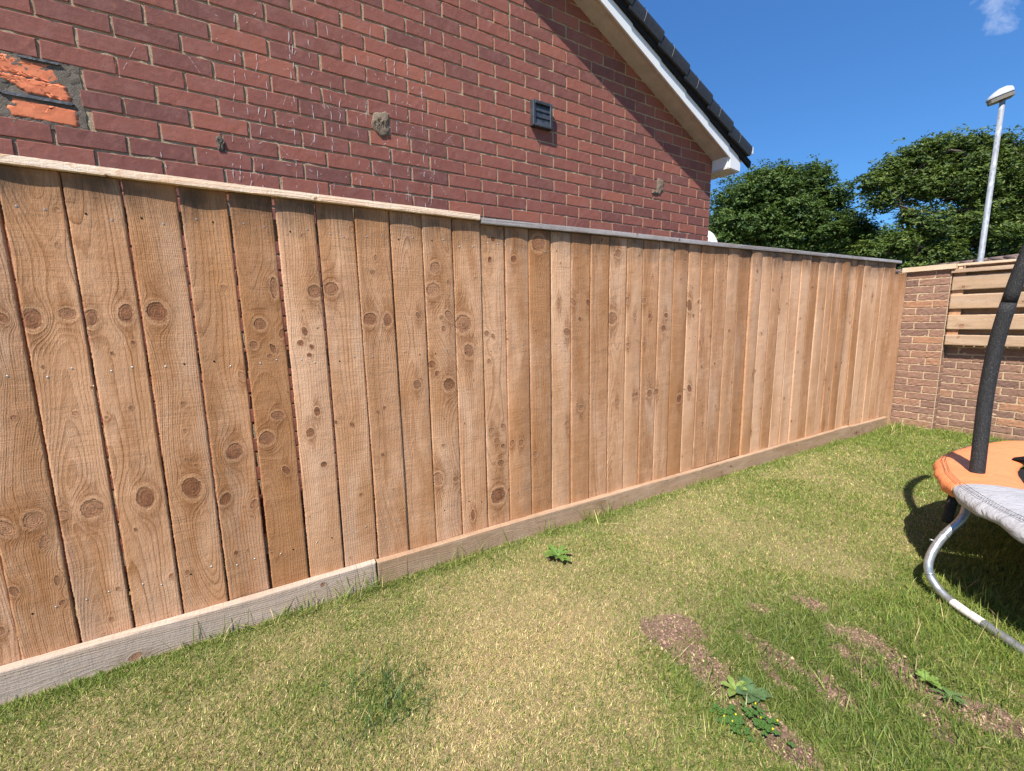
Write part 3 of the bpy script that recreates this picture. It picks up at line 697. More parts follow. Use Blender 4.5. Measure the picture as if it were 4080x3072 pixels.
slab_poly(mb, [(-.93, 2.122), (-.74, 2.121), (-.545, 2.111), (-.548, 2.15), (-.565, 2.172), (-.65, 2.176), (-.70, 2.183), (-.93, 2.172)], .0, .03, seed=3, rough=.0026)
slab_poly(mb, [(-.93, 1.972), (-.735, 1.975), (-.74, 2.03), (-.93, 2.03)], -.001, .03, seed=8, rough=.002)
o = mb.build('repair_brick', M_orange, house, (-2.46, 0, 0)); o['label'] = 'broken bright orange bricks set in grey mortar'
for (a_, b_, z0_, z1_) in ((-.725, -.528, 2.041, 2.053), (-.655, -.55, 2.180, 2.188)):
    mb = MB()
    for q in range(3):
        zz = z0_ + (z1_ - z0_) * q / 3
        V = [hp(x_, y_, z_) for x_ in (-.01, .006 - .001 * q) for y_ in (a_ + rr.normal(0, .006), b_ + rr.normal(0, .004)) for z_ in (zz, zz + (z1_ - z0_) / 3 * .93)]
        mb.add(V, [(0, 1, 3, 2), (4, 6, 7, 5), (0, 4, 5, 1), (2, 3, 7, 6), (0, 2, 6, 4), (1, 5, 7, 3)], 0)
    mb.build('slate_packer', M_slate, house, (-2.46, 0, 0))
# pale lime drips and scratches on the bricks (part of the wall mesh)
STREAKS = [[0.055, 2.533, -0.016, 1.861], [0.021, 1.967, -0.007, 1.679], [0.159, 2.354, 0.137, 2.11], [0.283, 2.565, 0.26, 2.176], [0.351, 2.665, 0.335, 1.692], [0.483, 2.332, 0.462, 2.044], [0.656, 2.679, 0.603, 2.25], [0.77, 2.581, 0.766, 2.098], [0.845, 2.579, 0.803, 1.837], [0.988, 2.78, 0.971, 2.449], [1.008, 2.361, 0.94, 1.828], [.13, 2.55, .10, 1.75], [.44, 2.6, .42, 1.7], [.72, 2.1, .70, 1.65], [.92, 2.5, .90, 1.7], [-.30, 2.0, -.24, 1.75], [.57, 2.5, .55, 1.8], [.27, 2.6, .24, 1.65], [.83, 2.1, .81, 1.65], [.07, 2.3, .05, 1.7]]
mb = MB()
def fleck(y_, z_, ang, Ln, w):
    n_ = 6; up = []; dn_ = []; dy, dz = math.sin(ang), -math.cos(ang); bend = rr.normal(0, .15)
    for q in range(n_):
        t = q / (n_ - 1) - .5; cy = y_ + dy * t * Ln + bend * (t * t) * Ln * dz; cz = z_ + dz * t * Ln - bend * (t * t) * Ln * dy
        ww = w * (.35 + .65 * math.cos(t * 2.6)) * rr.uniform(.55, 1.25)
        up.append((cy - dz * ww, cz + dy * ww)); dn_.append((cy + dz * ww, cz - dy * ww))
    V = [hp(.0016, *p) for p in up] + [hp(.0016, *p) for p in dn_]
    wall_mb.add(V, [(q, q + 1, n_ + q + 1, n_ + q) for q in range(n_ - 1)], 2)
def in_face(y_, z_):
    k_ = (z_ - z_line) / pitch; fz = k_ - math.floor(k_)
    return .12 < fz < .9
for (y0, z0, y1, z1) in STREAKS:
    Ls = z0 - z1; t = 0
    off_ = rr.normal(0, .002)
    while t < 1:
        Ln = rr.uniform(.012, .038) * (1 if rr.random() < .8 else 1.6)
        y_ = y0 + (y1 - y0) * t + off_; z_ = z0 - Ls * t
        off_ = off_ * .9 + rr.normal(0, .0015)
        if in_face(y_, z_ ) and rr.random() < .74: fleck(y_ + rr.normal(0, .0008), z_, math.atan2(y1 - y0, Ls) + rr.normal(0, .09), Ln, rr.uniform(.0006, .0016))
        t += (Ln + rr.uniform(.002, .03)) / Ls
for q in range(200):
    y_ = rr.choice([.1, .35, .5, .8, .95]) + rr.normal(0, .12); z_ = rr.uniform(1.65, 2.65)
    if not in_face(y_, z_): continue
    fleck(y_, z_, rr.uniform(-1.6, 1.6), rr.uniform(.004, .022), rr.uniform(.0004, .0011))
for q in range(16):       # long thin diagonal scratches
    y_ = rr.uniform(-.4, 1.1); z_ = rr.uniform(1.7, 2.4); a_ = rr.uniform(.35, .8) * rr.choice([-1, 1]); 
    for s_ in range(rr.integers(3, 8)):
        yy = y_ + math.sin(a_) * s_ * .018; z2 = z_ - math.cos(a_) * s_ * .018
        if in_face(yy, z2): fleck(yy, z2, a_, .015, .0006)
wall_mb.build('wall', [M_brick, M_mortar, M_chalk], house, (-2.46, 0, 0), fix=False)
# extractor vent
mb = MB(); vy0, vy1, vz0, vz1 = 1.649, 1.805, 2.409, 2.563
def hbox(mb, x0, x1, y0, y1, z0, z1, mat=0, bev=.0):
    M = Matrix([list(row) for row in HM]); mb.box((x0, y0, z0), (x1, y1, z1), mat, M=M, bev=bev)
fw = .020
hbox(mb, -.005, .034, vy0, vy0 + fw, vz0, vz1, bev=.003); hbox(mb, -.005, .034, vy1 - fw, vy1, vz0, vz1, bev=.003)
hbox(mb, -.005, .0345, vy0 + fw - .002, vy1 - fw + .002, vz0, vz0 + .017, bev=.003); hbox(mb, -.005, .0345, vy0 + fw - .002, vy1 - fw + .002, vz1 - .020, vz1, bev=.003)
hbox(mb, -.006, .004, vy0 + .003, vy1 - .003, vz0 + .003, vz1 - .003, 1)
vent = mb.build('vent', [M_vent, M_black], house, (-2.46, 0, 0)); vent['label'] = 'square dark grey louvred vent on the brickwork'
for q in range(3):
    z0 = vz0 + .018 + q * .0375; mb = MB()
    V = [hp(x_, y_, z_) for (x_, z_) in ((.024, z0), (.0275, z0 + .001), (.0215, z0 + .0385), (.018, z0 + .0385)) for y_ in (vy0 + fw, vy1 - fw)]
    mb.add(V, [(0, 2, 3, 1), (2, 4, 5, 3), (4, 6, 7, 5), (6, 0, 1, 7), (0, 6, 4, 2), (1, 3, 5, 7)], 0)
    mb.build('louvre', M_vent, vent, (-2.46, 0, 0))
# soffit, bargeboard, verge
def run(mb, prof, ya, yb, mat=0, closed=True, za=0., zb=0.):
    """profile (x, dz above the soffit line) swept along the slope between two y"""
    n_ = len(prof); V = [hp(x_, y_, soffit_z(y_) + d_ + zz) for (y_, zz) in ((ya, za), (yb, zb)) for (x_, d_) in prof]
    F = [(k_, (k_ + 1) % n_, n_ + (k_ + 1) % n_, n_ + k_) for k_ in range(n_ if closed else n_ - 1)]
    F += [tuple(range(n_))[::-1], tuple(range(n_, 2 * n_))]
    mb.add(V, F, mat)
mb = MB(); run(mb, [(-.02, 0), (.148, 0), (.148, .012), (-.02, .012)], APEX, CY + .012)
mb.build('soffit', M_soffit, house, (-2.46, 0, 0))
mb = MB(); run(mb, [(.118, -.004), (.142, -.010), (.146, .012), (.120, .016)], APEX, 3.585)
mb.build('soffit_trim', M_soffit, house, (-2.46, 0, 0))
mb = MB(); run(mb, [(.147, -.014), (.158, -.014), (.158, .130), (.147, .130)], APEX, 3.592)
mb.build('barge_board', M_fascia, house, (-2.46, 0, 0))
# eaves box at the foot of the bargeboard
BX = .158
def poly_prism(mb, prof, x0, x1, mat=0):
    n_ = len(prof); V = [hp(x_, y_, z_) for x_ in (x0, x1) for (y_, z_) in prof]
    mb.add(V, [tuple(range(n_))[::-1], tuple(range(n_, 2 * n_))] + [(k_, (k_ + 1) % n_, n_ + (k_ + 1) % n_, n_ + k_) for k_ in range(n_)], mat)
mb = MB()
poly_prism(mb, [(3.594, 2.425), (3.742, 2.418), (3.742, 2.47), (3.700, 2.545), (3.594, 2.645)], .144, BX)
mb.build('box_end', M_fascia, house, (-2.46, 0, 0))
mb = MB(); poly_prism(mb, [(3.578, 2.435), (3.598, 2.435), (3.598, 2.52), (3.578, 2.52)], -.0, .143)
mb.build('box_return', M_fascia, house, (-2.46, 0, 0))
mb = MB(); poly_prism(mb, [(3.576, 2.418), (3.74, 2.410), (3.74, 2.424), (3.576, 2.434)], -.02, .150)
mb.build('eaves_soffit', M_grime, house, (-2.46, 0, 0))
mb = MB(); poly_prism(mb, [(3.71, 2.42), (3.742, 2.42), (3.742, 2.55), (3.71, 2.56)], -7.0, .143)
mb.build('fascia', M_fascia, house, (-2.46, 0, 0))
mb = MB(); poly_prism(mb, [(3.575, 2.412), (3.71, 2.406), (3.71, 2.415), (3.575, 2.421)], -7.0, -.021)
mb.build('eaves_soffit', M_grime, house, (-2.46, 0, 0))
# gutter behind the last verge tile
mb = MB(); prof = [(3.765 + .055 + .055 * math.cos(t), 2.575 + .055 * math.sin(t)) for t in np.linspace(math.pi, 2 * math.pi, 12)]
prof += [(p[0] * 1. + (0.004 if p[0] < 3.82 else -.004), p[1] + .003) for p in prof[::-1]]
n_ = len(prof); V = [hp(x_, y_, z_) for x_ in (.135, -7.0) for (y_, z_) in prof]
mb.add(V, [(k_, (k_ + 1) % n_, n_ + (k_ + 1) % n_, n_ + k_) for k_ in range(n_)], 0)
poly_prism(mb, [(3.765 + .055 + .056 * math.cos(t), 2.575 + .056 * math.sin(t)) for t in np.linspace(math.pi, 2 * math.pi, 12)], .135, .138)
hbox(mb, .12, .168, 3.884, 3.914, 2.585, 2.640)
mb.build('gutter', M_fascia, house, (-2.46, 0, 0))
# black verge units, each half round over a flange
PY = .295; ends = [3.872 - PY * q for q in range(0, 19)]
for q, ye in enumerate(ends):
    if ye < APEX + .2: break
    mb = MB(); n_ = 9; ya, yb = ye - PY - .075, ye
    def sec(y_, lift, big):
        b0 = soffit_z(y_); pts = []
        pts.append((.150, .094 + lift)); pts.append((.150 + .044, .098 + lift)); 
        for t in np.linspace(0, 1, n_):
            th = t * math.pi * .5
            pts.append((.196 + big - (.105 + big) * (1 - math.cos(th)) ** 1.7, .106 + lift + (.150 + big) * math.sin(th)))
        pts.append((.02, .243 + lift)); pts.append((.02, .215 + lift)); pts.append((.15, .20 + lift))
        return [hp(x_, y_, b0 + d_) for (x_, d_) in pts]
    S0 = sec(ya, .000, .0); S1 = sec(yb, .020, .006)
    # rounded nose: the top of the low end runs further than the bottom
    S1 = []
    for idx, (x_, y_, z_) in enumerate(sec(yb, .020, .006)):
        t = min(1, max(0, (idx - 1) / n_)); back_ = .075 * (1 - math.sin(min(1, t * 1.15) * math.pi / 2)) if idx < n_ + 2 else 0
        S1.append((x_ + .025 * 0, y_ - back_, z_ + SL * back_))
    m_ = len(S0); mb.add(S0 + S1, [(k_, (k_ + 1) % m_, m_ + (k_ + 1) % m_, m_ + k_) for k_ in range(m_)] + [tuple(range(m_))[::-1], tuple(range(m_, 2 * m_))], 0)
    # pale thin line across the unit
    yl = ya + .02
    if q < 18:
        A = sec(yb - PY + .105, .0155, .0052); B = sec(yb - PY + .110, .0158, .0052)
        def nose(S_): return [(x_ + .0, y_ - .075 * (1 - math.sin(min(1, max(0, (i_ - 1) / n_) * 1.15) * math.pi / 2)) * .8, z_ + SL * .075 * .8 * (1 - math.sin(min(1, max(0, (i_ - 1) / n_) * 1.15) * math.pi / 2))) for i_, (x_, y_, z_) in enumerate(S_)]
        A = nose(A)[2:n_ + 2]; B = nose(B)[2:n_ + 2]
        mb.add(A + B, [(k_, k_ + 1, n_ + k_ + 1, n_ + k_) for k_ in range(n_ - 1)], 2)
    # flange below
    run(mb, [(.150, .068), (.174, .068), (.178, .115), (.150, .115)], ya + .073, yb, 1, za=.0, zb=.010)
    mb.build('verge_tile', [M_tile, M_tile_dark, M_line], house, (-2.46, 0, 0))
mb = MB()
V = [hp(x_, y_, soffit_z(max(y_, 2 * APEX - y_)) + d_) for d_ in (.15, .235) for (x_, y_) in ((.145, 3.80), (.145, APEX), (.145, 2 * APEX - 3.8), (-7.2, 2 * APEX - 3.8), (-7.2, APEX), (-7.2, 3.80))]
mb.add(V, [(0, 1, 4, 5), (1, 2, 3, 4), (6, 11, 10, 7), (7, 10, 9, 8), (0, 6, 7, 1), (1, 7, 8, 2), (3, 9, 10, 4), (4, 10, 11, 5), (5, 11, 6, 0), (2, 8, 9, 3)], 0)
mb.build('roof', M_tile, house, (-2.46, 0, 0))
# ------------------------------------------------------------------ brick garden wall with pier at the far end
gw = empty('garden_wall', (-1.57, 6.1, -.06), 'low brown brick garden wall with a taller pier, closing the lawn at the far end', 'wall')
WL = (-1.57, 6.1, -.06)
def brick_run(mb, M, width, z0, z1, pitch, patt, r, pr=.0012, mort=.0050, headers_top=False, ystart=0.):
    k = 0
    nrow = int(round((z1 - z0) / pitch))
    for k in range(nrow):
        zz = z0 + k * pitch; js = patt(k, nrow)
        for a_, b_ in js:
            a2, b2 = max(a_, 0), min(b_, width)
            if b2 - a2 < .03: continue
            u = r.random(); t = float(np.clip(r.normal(.45, .22), 0, 1)) if u > .06 else 1.0
            brick(mb, M, a2 + .005, b2 - .005, zz + .005, zz + pitch - .005, r, nv=12 if b2 - a2 > .15 else 6, nz=4, rim=.004, out=r.normal(0, .001), bid=(t, r.random(), 0), jit=.0018, rockface=pr)
    V = []; ny_ = max(2, int(width / .02)); nz_ = int((z1 - z0) / .02)
    for i_ in range(ny_ + 1):
        for j_ in range(nz_ + 1):
            V.append((M @ np.array([-mort + r.normal(0, .0008), width * i_ / ny_, z0 + (z1 - z0) * j_ / nz_, 1]))[:3])
    mb.add(V, [(i_ * (nz_ + 1) + j_, (i_ + 1) * (nz_ + 1) + j_, (i_ + 1) * (nz_ + 1) + j_ + 1, i_ * (nz_ + 1) + j_ + 1) for i_ in range(ny_) for j_ in range(nz_)], 1, smooth=True)
r = np.random.default_rng(33)
PX0, PX1, PYF = -1.93, -1.572, 6.10
pz1 = 1.603; pz0 = pz1 - 24 * .0752
def pier_patt(k, n):
    return [(0, .112), (.112, .358)] if k % 2 == 0 else [(0, .238), (.238, .358)]
mb = MB(); brick_run(mb, frame((PX0, PYF, 0), (1, 0, 0), (0, -1, 0)), .358, pz0, pz1, .0752, pier_patt, r)
brick_run(mb, frame((PX1, PYF, 0), (0, 1, 0), (1, 0, 0)), .33, pz0, pz1, .0752, lambda k, n: [(0.004, .105), (.105, .33)] if k % 2 else [(.004, .22), (.22, .33)], r)
mb.box((PX0 + .02, PYF + .02, pz0), (PX1 - .02, PYF + .33, pz1 - .001), 1, edge=0., bid=(.5, .5, .5))
brick_run(mb, frame((PX0, PYF + .33, 0), (0, -1, 0), (-1, 0, 0)), .33, pz0, pz1, .0752, lambda k, n: [(0, .22), (.22, .326)] if k % 2 else [(0, .11), (.11, .326)], r)
mb.build('pier', [M_brick2, M_mortar2], gw, WL, fix=False)
WYF = 6.205; wz1 = .895
mb = MB()
def wall_patt(k, n):
    off = .11 if k % 2 else 0.
    if k == n - 1: return [(q * .0752, (q + 1) * .0752) for q in range(70)]
    return [(-off + q * .225 + (0 if q or off else .0), -off + (q + 1) * .225) for q in range(22)]
brick_run(mb, frame((PX1 - .02, WYF, 0), (1, 0, 0), (0, -1, 0)), 4.6, wz1 - 15 * .0752, wz1, .0752, wall_patt, r)
mb.box((PX1 - .02, WYF + .01, -.4), (PX1 + 4.58, WYF + .20, wz1 - .002), 1, edge=0., bid=(.5, .5, .5))
o = mb.build('wall', [M_brick2, M_mortar2], gw, WL, fix=False)
# timber cap on the pier
mb = MB(); plank(mb, (PX0 - .030, PYF - .032, 1.606), (1, 0, 0), (0, 0, 1), (0, -1, 0), .418, .048, .42, .01, (), seed=120, tone=.6, grey=.25, rough=.0005, ringfreq=100)
mb.build('pier_cap', M_piercap, gw, WL, fix=False)
# slatted timber panel standing on the low wall
sp = empty('slatted_panel', (-1.56, 6.17, wz1), 'horizontal slat timber panel with grey tan boards standing on the brown brick wall', 'fence panel')
SPL = (-1.56, 6.17, wz1)
for (z0_, z1_, sd) in ((.842, .948, 1), (1.0, 1.146, 2), (1.205, 1.348, 3), (1.392, 1.535, 4)):
    mb = MB(); rr = np.random.default_rng(sd + 40)
    kn = [(.085, .03, .014)] if sd == 4 else ([(.11, .04, .018)] if sd == 2 else ([(.10, .085, .01)] if sd == 1 else []))
    kn += [(rr.uniform(.5, 4), rr.uniform(.02, .13), rr.uniform(.008, .018)) for _ in range(12)]
    plank(mb, (-1.566, 6.112, z0_), (1, 0, 0), (0, 0, 1), (0, -1, 0), 4.5, z1_ - z0_, .02, .010, kn, seed=130 + sd, tone=.55, grey=.5)
    mb.build('slat', M_slat, sp, SPL, fix=False)
for (z0_, z1_, sd) in ((.935, 1.015, 5), (1.13, 1.22, 6), (1.335, 1.405, 7), (1.525, 1.60, 8)):
    mb = MB(); plank(mb, (-1.50, 6.185, z0_ - .03), (1, 0, 0), (0, 0, 1), (0, -1, 0), 4.4, z1_ - z0_ + .06, .02, .03, (), seed=130 + sd, tone=.3, grey=.1)
    mb.build('back_slat', M_gravel_b, sp, SPL, fix=False)
for x_ in (-1.566, .25, 2.05):
    mb = MB(); plank(mb, (x_, 6.133, .90), (0, 0, 1), (1, 0, 0), (0, -1, 0), .70, .085, .05, .03, (), seed=150, tone=.4)
    mb.build('post', M_board, sp, SPL, fix=False)
mb = MB(); plank(mb, (-1.574, 6.085, 1.566), (1, 0, 0), (0, 0, 1), (0, -1, 0), 4.5, .036, .11, .014, (), seed=152, tone=.55, grey=.6, ringfreq=90)
mb.build('cap_rail', M_slat, sp, SPL, fix=False)
mb = MB(); plank(mb, (-1.55, 6.115, 1.632), (1, 0, 0), (0, 0, 1), (0, -1, 0), 4.4, .021, .07, .014, (), seed=153, tone=.7, grey=.2, ringfreq=90)
mb.build('top_rail', M_piercap, sp, SPL, fix=False)
for x_ in (-1.535, -.2, 1.1, 2.4):
    mb = MB(); mb.box((x_, 6.125, 1.602), (x_ + .03, 6.165, 1.632), 0, ring=10., knot=9., fan=9., tone=(.5, .2, .3)); mb.build('spacer', M_piercap, sp, SPL)

# ------------------------------------------------------------------ trampoline
M_galv = simple('galvanised_tube', (.42, .45, .48), .38, .6, 70, .22, .05, metal=.75)
M_label = simple('worn_white_sticker', (.66, .62, .58), .7, .3, 90, .15, .1)
def cloth(name, c, s_=.45, vein=(.8, .8, .8)):
    n = NT(name, .48, .45); v = n.coord()
    a = n.noise(v, 12, 5, .6, 1.5); b = n.noise(v, 45, 4, .6, .8)
    n.color(n.mix(n.rng(a, .3, .75), c, tuple(x * .86 for x in c))); n.normal(n.bump(n.math('ADD', n.math('MULTIPLY', a, 2.2), b), s_, .008)); return n.m
M_orange_pad = cloth('orange_pvc', (.82, .265, .105)); M_grey_pad = cloth('silver_grey_pvc', (.40, .40, .42), .7)
M_stitch = simple('dark_stitching', (.10, .08, .08), .8, .2)
n = NT('black_foam', .75, .35); v = n.coord((1, 1, .45)); q = n.noise(v, 330, 4, .75)
n.color(n.mix(n.rng(q, .5, .72), (.014, .014, .015), (.095, .095, .10))); n.normal(n.bump(q, .7, .003)); M_foam = n.m
n = NT('black_mesh_mat', .8, .3); v = n.coord(); n.color(n.mix(n.noise(v, 500, 2), (.006, .006, .006), (.02, .02, .02))); M_mat = n.m
n = NT('black_net', .85, .2); n.color((.008, .008, .009)); M_net = n.m
TC = Vector((.486, 3.10, 0)); TR = 1.165; TZ = .43
tramp = empty('trampoline', (TC.x, TC.y, -.01), 'round trampoline with orange and grey padding and black foam poles, at the right edge', 'trampoline')
TL = (TC.x, TC.y, -.01)
def pol(rad, deg, z): a_ = math.radians(deg); return (TC.x + rad * math.cos(a_), TC.y + rad * math.sin(a_), z)
def pad(a0, a1, mat, z_off, seed, name, lab):
    rr = np.random.default_rng(seed); mb = MB(); na = int(abs(a1 - a0) / 1.4) + 2
    prof = [(.945, -.004), (.96, .010), (1.0, .018), (1.06, .022), (1.12, .020), (1.17, .012), (1.200, 0.), (1.216, -.014), (1.220, -.028), (1.218, -.042), (1.212, -.050)]
    V = []; np_ = len(prof); ph = rr.random(6) * 6.28
    for i_ in range(na + 1):
        d_ = a0 + (a1 - a0) * i_ / na
        tt = i_ / na; endb = math.exp(-(tt * na / 3.) ** 2) + math.exp(-((1 - tt) * na / 3.) ** 2)
        for j_, (rd, dz) in enumerate(prof):
            w_ = math.sin(d_ * .55 + ph[0]) * .35 + math.sin(d_ * .21 + ph[1]) * .5 + math.sin(d_ * 1.3 + j_ * .9 + ph[2]) * .25
            skirt = max(0, j_ - 6) / 4
            rad = rd + w_ * .004 + skirt * (.007 * math.sin(d_ * .8 + ph[3]) + .006 * math.sin(d_ * 2.1 + ph[4])) - endb * .02 * skirt
            z_ = TZ + .02 + z_off + dz + w_ * .003 + rr.normal(0, .0008) - skirt * .009 * (math.sin(d_ * .45 + ph[5]) + .6 * endb)
            V.append(pol(rad, d_, z_))
    F = [(i_ * np_ + j_, (i_ + 1) * np_ + j_, (i_ + 1) * np_ + j_ + 1, i_ * np_ + j_ + 1) for i_ in range(na) for j_ in range(np_ - 1)]
    mb.add(V, F, 0, smooth=True)
    o = mb.build(name, mat, tramp, TL, fix=True); so_ = o.modifiers.new('thickness', 'SOLIDIFY'); so_.thickness = .006; so_.offset = -1
    sb = o.modifiers.new('soft', 'SUBSURF'); sb.levels = 1; sb.render_levels = 1
    if lab: o['label'] = lab
    # two rows of stitching near the outer edge
    mb = MB()
    for rd, dz in ((1.180, .012), (1.192, .006)):
        for d_ in np.arange(a0 + .5, a1 - .5, .62):
            j0 = (d_ - a0) / (a1 - a0) * na; w_ = math.sin(d_ * .55 + ph[0]) * .35 + math.sin(d_ * .21 + ph[1]) * .5
            p0 = pol(rd + w_ * .006, d_, TZ + .0245 + z_off + dz + w_ * .005); p1 = pol(rd + w_ * .006, d_ + .42, TZ + .0245 + z_off + dz + w_ * .005)
            mb.tube([p0, p1], .0012, 4, 0, False, False)
    mb.build('stitching', M_stitch, o, TL)
    return o
seam = 210.5
pad(120.2, seam - .4, M_orange_pad, 0, 1, 'safety_pad', 'orange padded segment'); pad(seam + .2, 300, M_grey_pad, .006, 2, 'safety_pad', 'silver grey padded segment')
pad(300.5, 390, M_orange_pad, 0, 3, 'safety_pad', 'orange padded segment'); pad(390.5, 480, M_grey_pad, 0, 4, 'safety_pad', 'silver grey padded segment')
mb = MB(); mb.tube([pol(TR, d_, TZ) for d_ in range(0, 361, 5)], .021, 12, 0, True, False); mb.build('ring_frame', M_galv, tramp, TL)
mb = MB(); V = [(TC.x, TC.y, TZ - .02)] + [pol(.96, d_, TZ - .004) for d_ in range(0, 360, 6)]; mb.add(V, [(0, 1 + k_, 1 + (k_ + 1) % 60) for k_ in range(60)], 0)
o = mb.build('jump_mat', M_mat, tramp, TL, fix=False); m_ = o.modifiers.new('thickness', 'SOLIDIFY'); m_.thickness = .004
# bent legs: first pair matches the visible S shaped tube running along the grass
def smooth(pts, it=3):
    pts = [Vector(p) for p in pts]
    for _ in range(it):
        q = [pts[0]]
        for a_, b_ in zip(pts[:-1], pts[1:]): q += [a_.lerp(b_, .25), a_.lerp(b_, .75)]
        q.append(pts[-1]); pts = q
    return pts
legpts = [(-.520, 2.56, .40), (-.512, 2.53, .35), (-.512, 2.495, .31), (-.545, 2.45, .25), (-.562, 2.392, .19), (-.566, 2.353, .13), (-.550, 2.345, .08), (-.512, 2.330, .042), (-.455, 2.294, .028), (-.36, 2.238, .026), (-.262, 2.172, .026), (-.05, 2.03, .026)]
mid = Vector((-.05, 2.03, 0)); dr = Vector((.83, -.56, 0)).normalized()
mir = []
for p in legpts[::-1][1:]:
    v_ = Vector(p) - mid; z_ = v_.z; v_.z = 0; al = v_.dot(dr); pe = v_ - dr * al; q = mid + pe - dr * al; mir.append((q.x, q.y, z_))
full = smooth(legpts, 3)
mb = MB(); mb.tube(full, .0155, 16, 0); 
for t_ in (len(full) * .30, len(full) * .52):
    i_ = int(t_); mb.tube([full[i_], full[i_].lerp(full[i_ + 1], .9)], .0166, 16, 0)
ix = int(len(full) * .34); pb = full[ix]; mb.tube([pb + Vector((-.014, -.008, 0)), pb + Vector((-.026, -.014, .002))], .004, 8, 0)
leg = mb.build('leg', M_galv, tramp, TL); leg['label'] = 'bent galvanised tube leg resting on the grass'
i0, i1 = int(len(full) * .69), int(len(full) * .795); mb = MB(); mb.tube(full[i0:i1], .0161, 16, 0, True, False); mb.build('sticker', M_label, leg, TL)
mb = MB(); mb.tube(smooth(mir, 3), .0172, 16, 0); mb.build('leg', M_galv, tramp, TL)
for rot in (120, 240):
    for pp in (legpts, mir):
        mb = MB(); Rm = Matrix.Rotation(math.radians(rot), 3, 'Z')
        mb.tube(smooth([Rm @ (Vector(p) - TC) + TC for p in pp], 2), .0172, 12, 0); mb.build('leg', M_galv, tramp, TL)
# black foam covered poles
def pole_pts(dx=0, dy=0): return [(-.528 + dx, 2.70 + dy, .38), (-.533 + dx, 2.715 + dy, .45), (-.543 + dx, 2.745 + dy, .62), (-.551 + dx, 2.76 + dy, .82), (-.545 + dx, 2.77 + dy, 1.045), (-.524 + dx, 2.775 + dy, 1.24), (-.499 + dx, 2.78 + dy, 1.397), (-.45 + dx, 2.80 + dy, 1.62), (-.37 + dx, 2.84 + dy, 1.86), (-.30 + dx, 2.87 + dy, 2.0)]
def net_pole(T, nm_lab=None):
    P_ = [T(Vector(p)) for p in smooth(pole_pts(), 2)]
    cut = min(range(len(P_)), key=lambda i_: abs(P_[i_].z - 1.20))
    mb = MB(); mb.tube(P_[:cut + 1], .0255, 24, 0); mb.tube([p for p in P_[cut:]], .0247, 24, 0)
    o = mb.build('net_pole', M_foam, tramp, TL)
    return o
np0 = net_pole(lambda p: p); np0['label'] = 'curved black foam covered net pole in front of the brick wall'
for rot in (60, 120, 180, 240, 300):
    Rm = Matrix.Rotation(math.radians(rot), 3, 'Z'); net_pole(lambda p, Rm=Rm: Rm @ (p - TC) + TC)
mb = MB(); mb.tube([(-.565, 2.58, .40), (-.569, 2.58, .34), (-.573, 2.575, .29), (-.575, 2.57, .255)], .018, 14, 0); mb.build('foam_sleeve', M_foam, tramp, TL)
# slack safety net lying in a bundle on the mat
mb = MB(); rr = np.random.default_rng(8); na, nb = 26, 14; V = []
for i_ in range(na + 1):
    t = i_ / na
    cx = -.50 + 1.1 * t; cy = 3.12 + .15 * t; hh = .012 + .42 * min(1, t * 1.6) ** 1.15; wd = .03 + .20 * min(1, t * 1.5)
    for j_ in range(nb):
        th = 2 * math.pi * j_ / nb; k_ = 1 + .12 * math.sin(5 * th + t * 9) + rr.normal(0, .03)
        V.append((cx, cy + wd * k_ * math.cos(th) , TZ + .03 + hh * .5 + hh * .5 * k_ * math.sin(th)))
mb.add(V, [(i_ * nb + j_, (i_ + 1) * nb + j_, (i_ + 1) * nb + (j_ + 1) % nb, i_ * nb + (j_ + 1) % nb) for i_ in range(na) for j_ in range(nb)] + [tuple(range(nb)), tuple(na * nb + k_ for k_ in range(nb))], 0, smooth=True)
mb.build('safety_net', M_net, tramp, TL)

# ------------------------------------------------------------------ street lamp
M_lamp_top = simple('grey_lamp_housing', (.42, .43, .45), .4, .4, 20, .08, 0)
M_lens = simple('lamp_lens', (.17, .15, .12), .25, .6, 60, .3, 0)
n = NT('mottled_galvanised_pole', .6, .3); v = n.coord((1, 1, .5)); q = n.vor(v, 28); q2 = n.noise(v, 16, 4, .6)
n.color(n.mix(n.rng(q, .1, .6), (.19, .205, .23), (.29, .305, .33))); n.b.inputs['Metallic'].default_value = .15; M_pole = n.m
n.color(n.mix(n.rng(q2, .55, .68), n.mix(n.rng(q, .1, .6), (.17, .185, .21), (.27, .285, .31)), (.42, .44, .47)))
LP = (-2.495, 11.0, -.35)
lamp = empty('street_lamp', LP, 'tall grey galvanised street lamp post in front of the big trees', 'street lamp')
mb = MB(); mb.tube([(LP[0], LP[1], -.35), (LP[0], LP[1], 1.2), (LP[0], LP[1], 1.25), (LP[0], LP[1], 4.70)], [.065, .062, .041, .034], 20, 0)
mb.build('pole', M_pole, lamp, LP)
hd = MB(); ln = MB(); c0 = Vector((LP[0], LP[1], 4.70)); dirh = Vector((-.86, -.50, -.28)).normalized(); side = Vector((.50, -.86, 0)).normalized(); upv = dirh.cross(side); 
if upv.z < 0: upv = -upv
stn = [(-.105, .07, .05), (-.098, .095, .10), (-.045, .105, .125), (.04, .11, .12), (.11, .10, .09), (.175, .075, .05), (.20, .04, .02)]
V = []; ns = 16
for (t, wd, hh) in stn:
    for j_ in range(ns):
        th = math.pi * j_ / (ns - 1); V.append(tuple(c0 + dirh * t + side * (wd * math.cos(th)) + upv * (hh * math.sin(th) ** .8 + .0)))
hd.add(V, [(i_ * ns + j_, (i_ + 1) * ns + j_, (i_ + 1) * ns + j_ + 1, i_ * ns + j_ + 1) for i_ in range(len(stn) - 1) for j_ in range(ns - 1)] + [tuple(range(ns)), tuple((len(stn) - 1) * ns + k_ for k_ in range(ns))], 0, smooth=True)
V = []
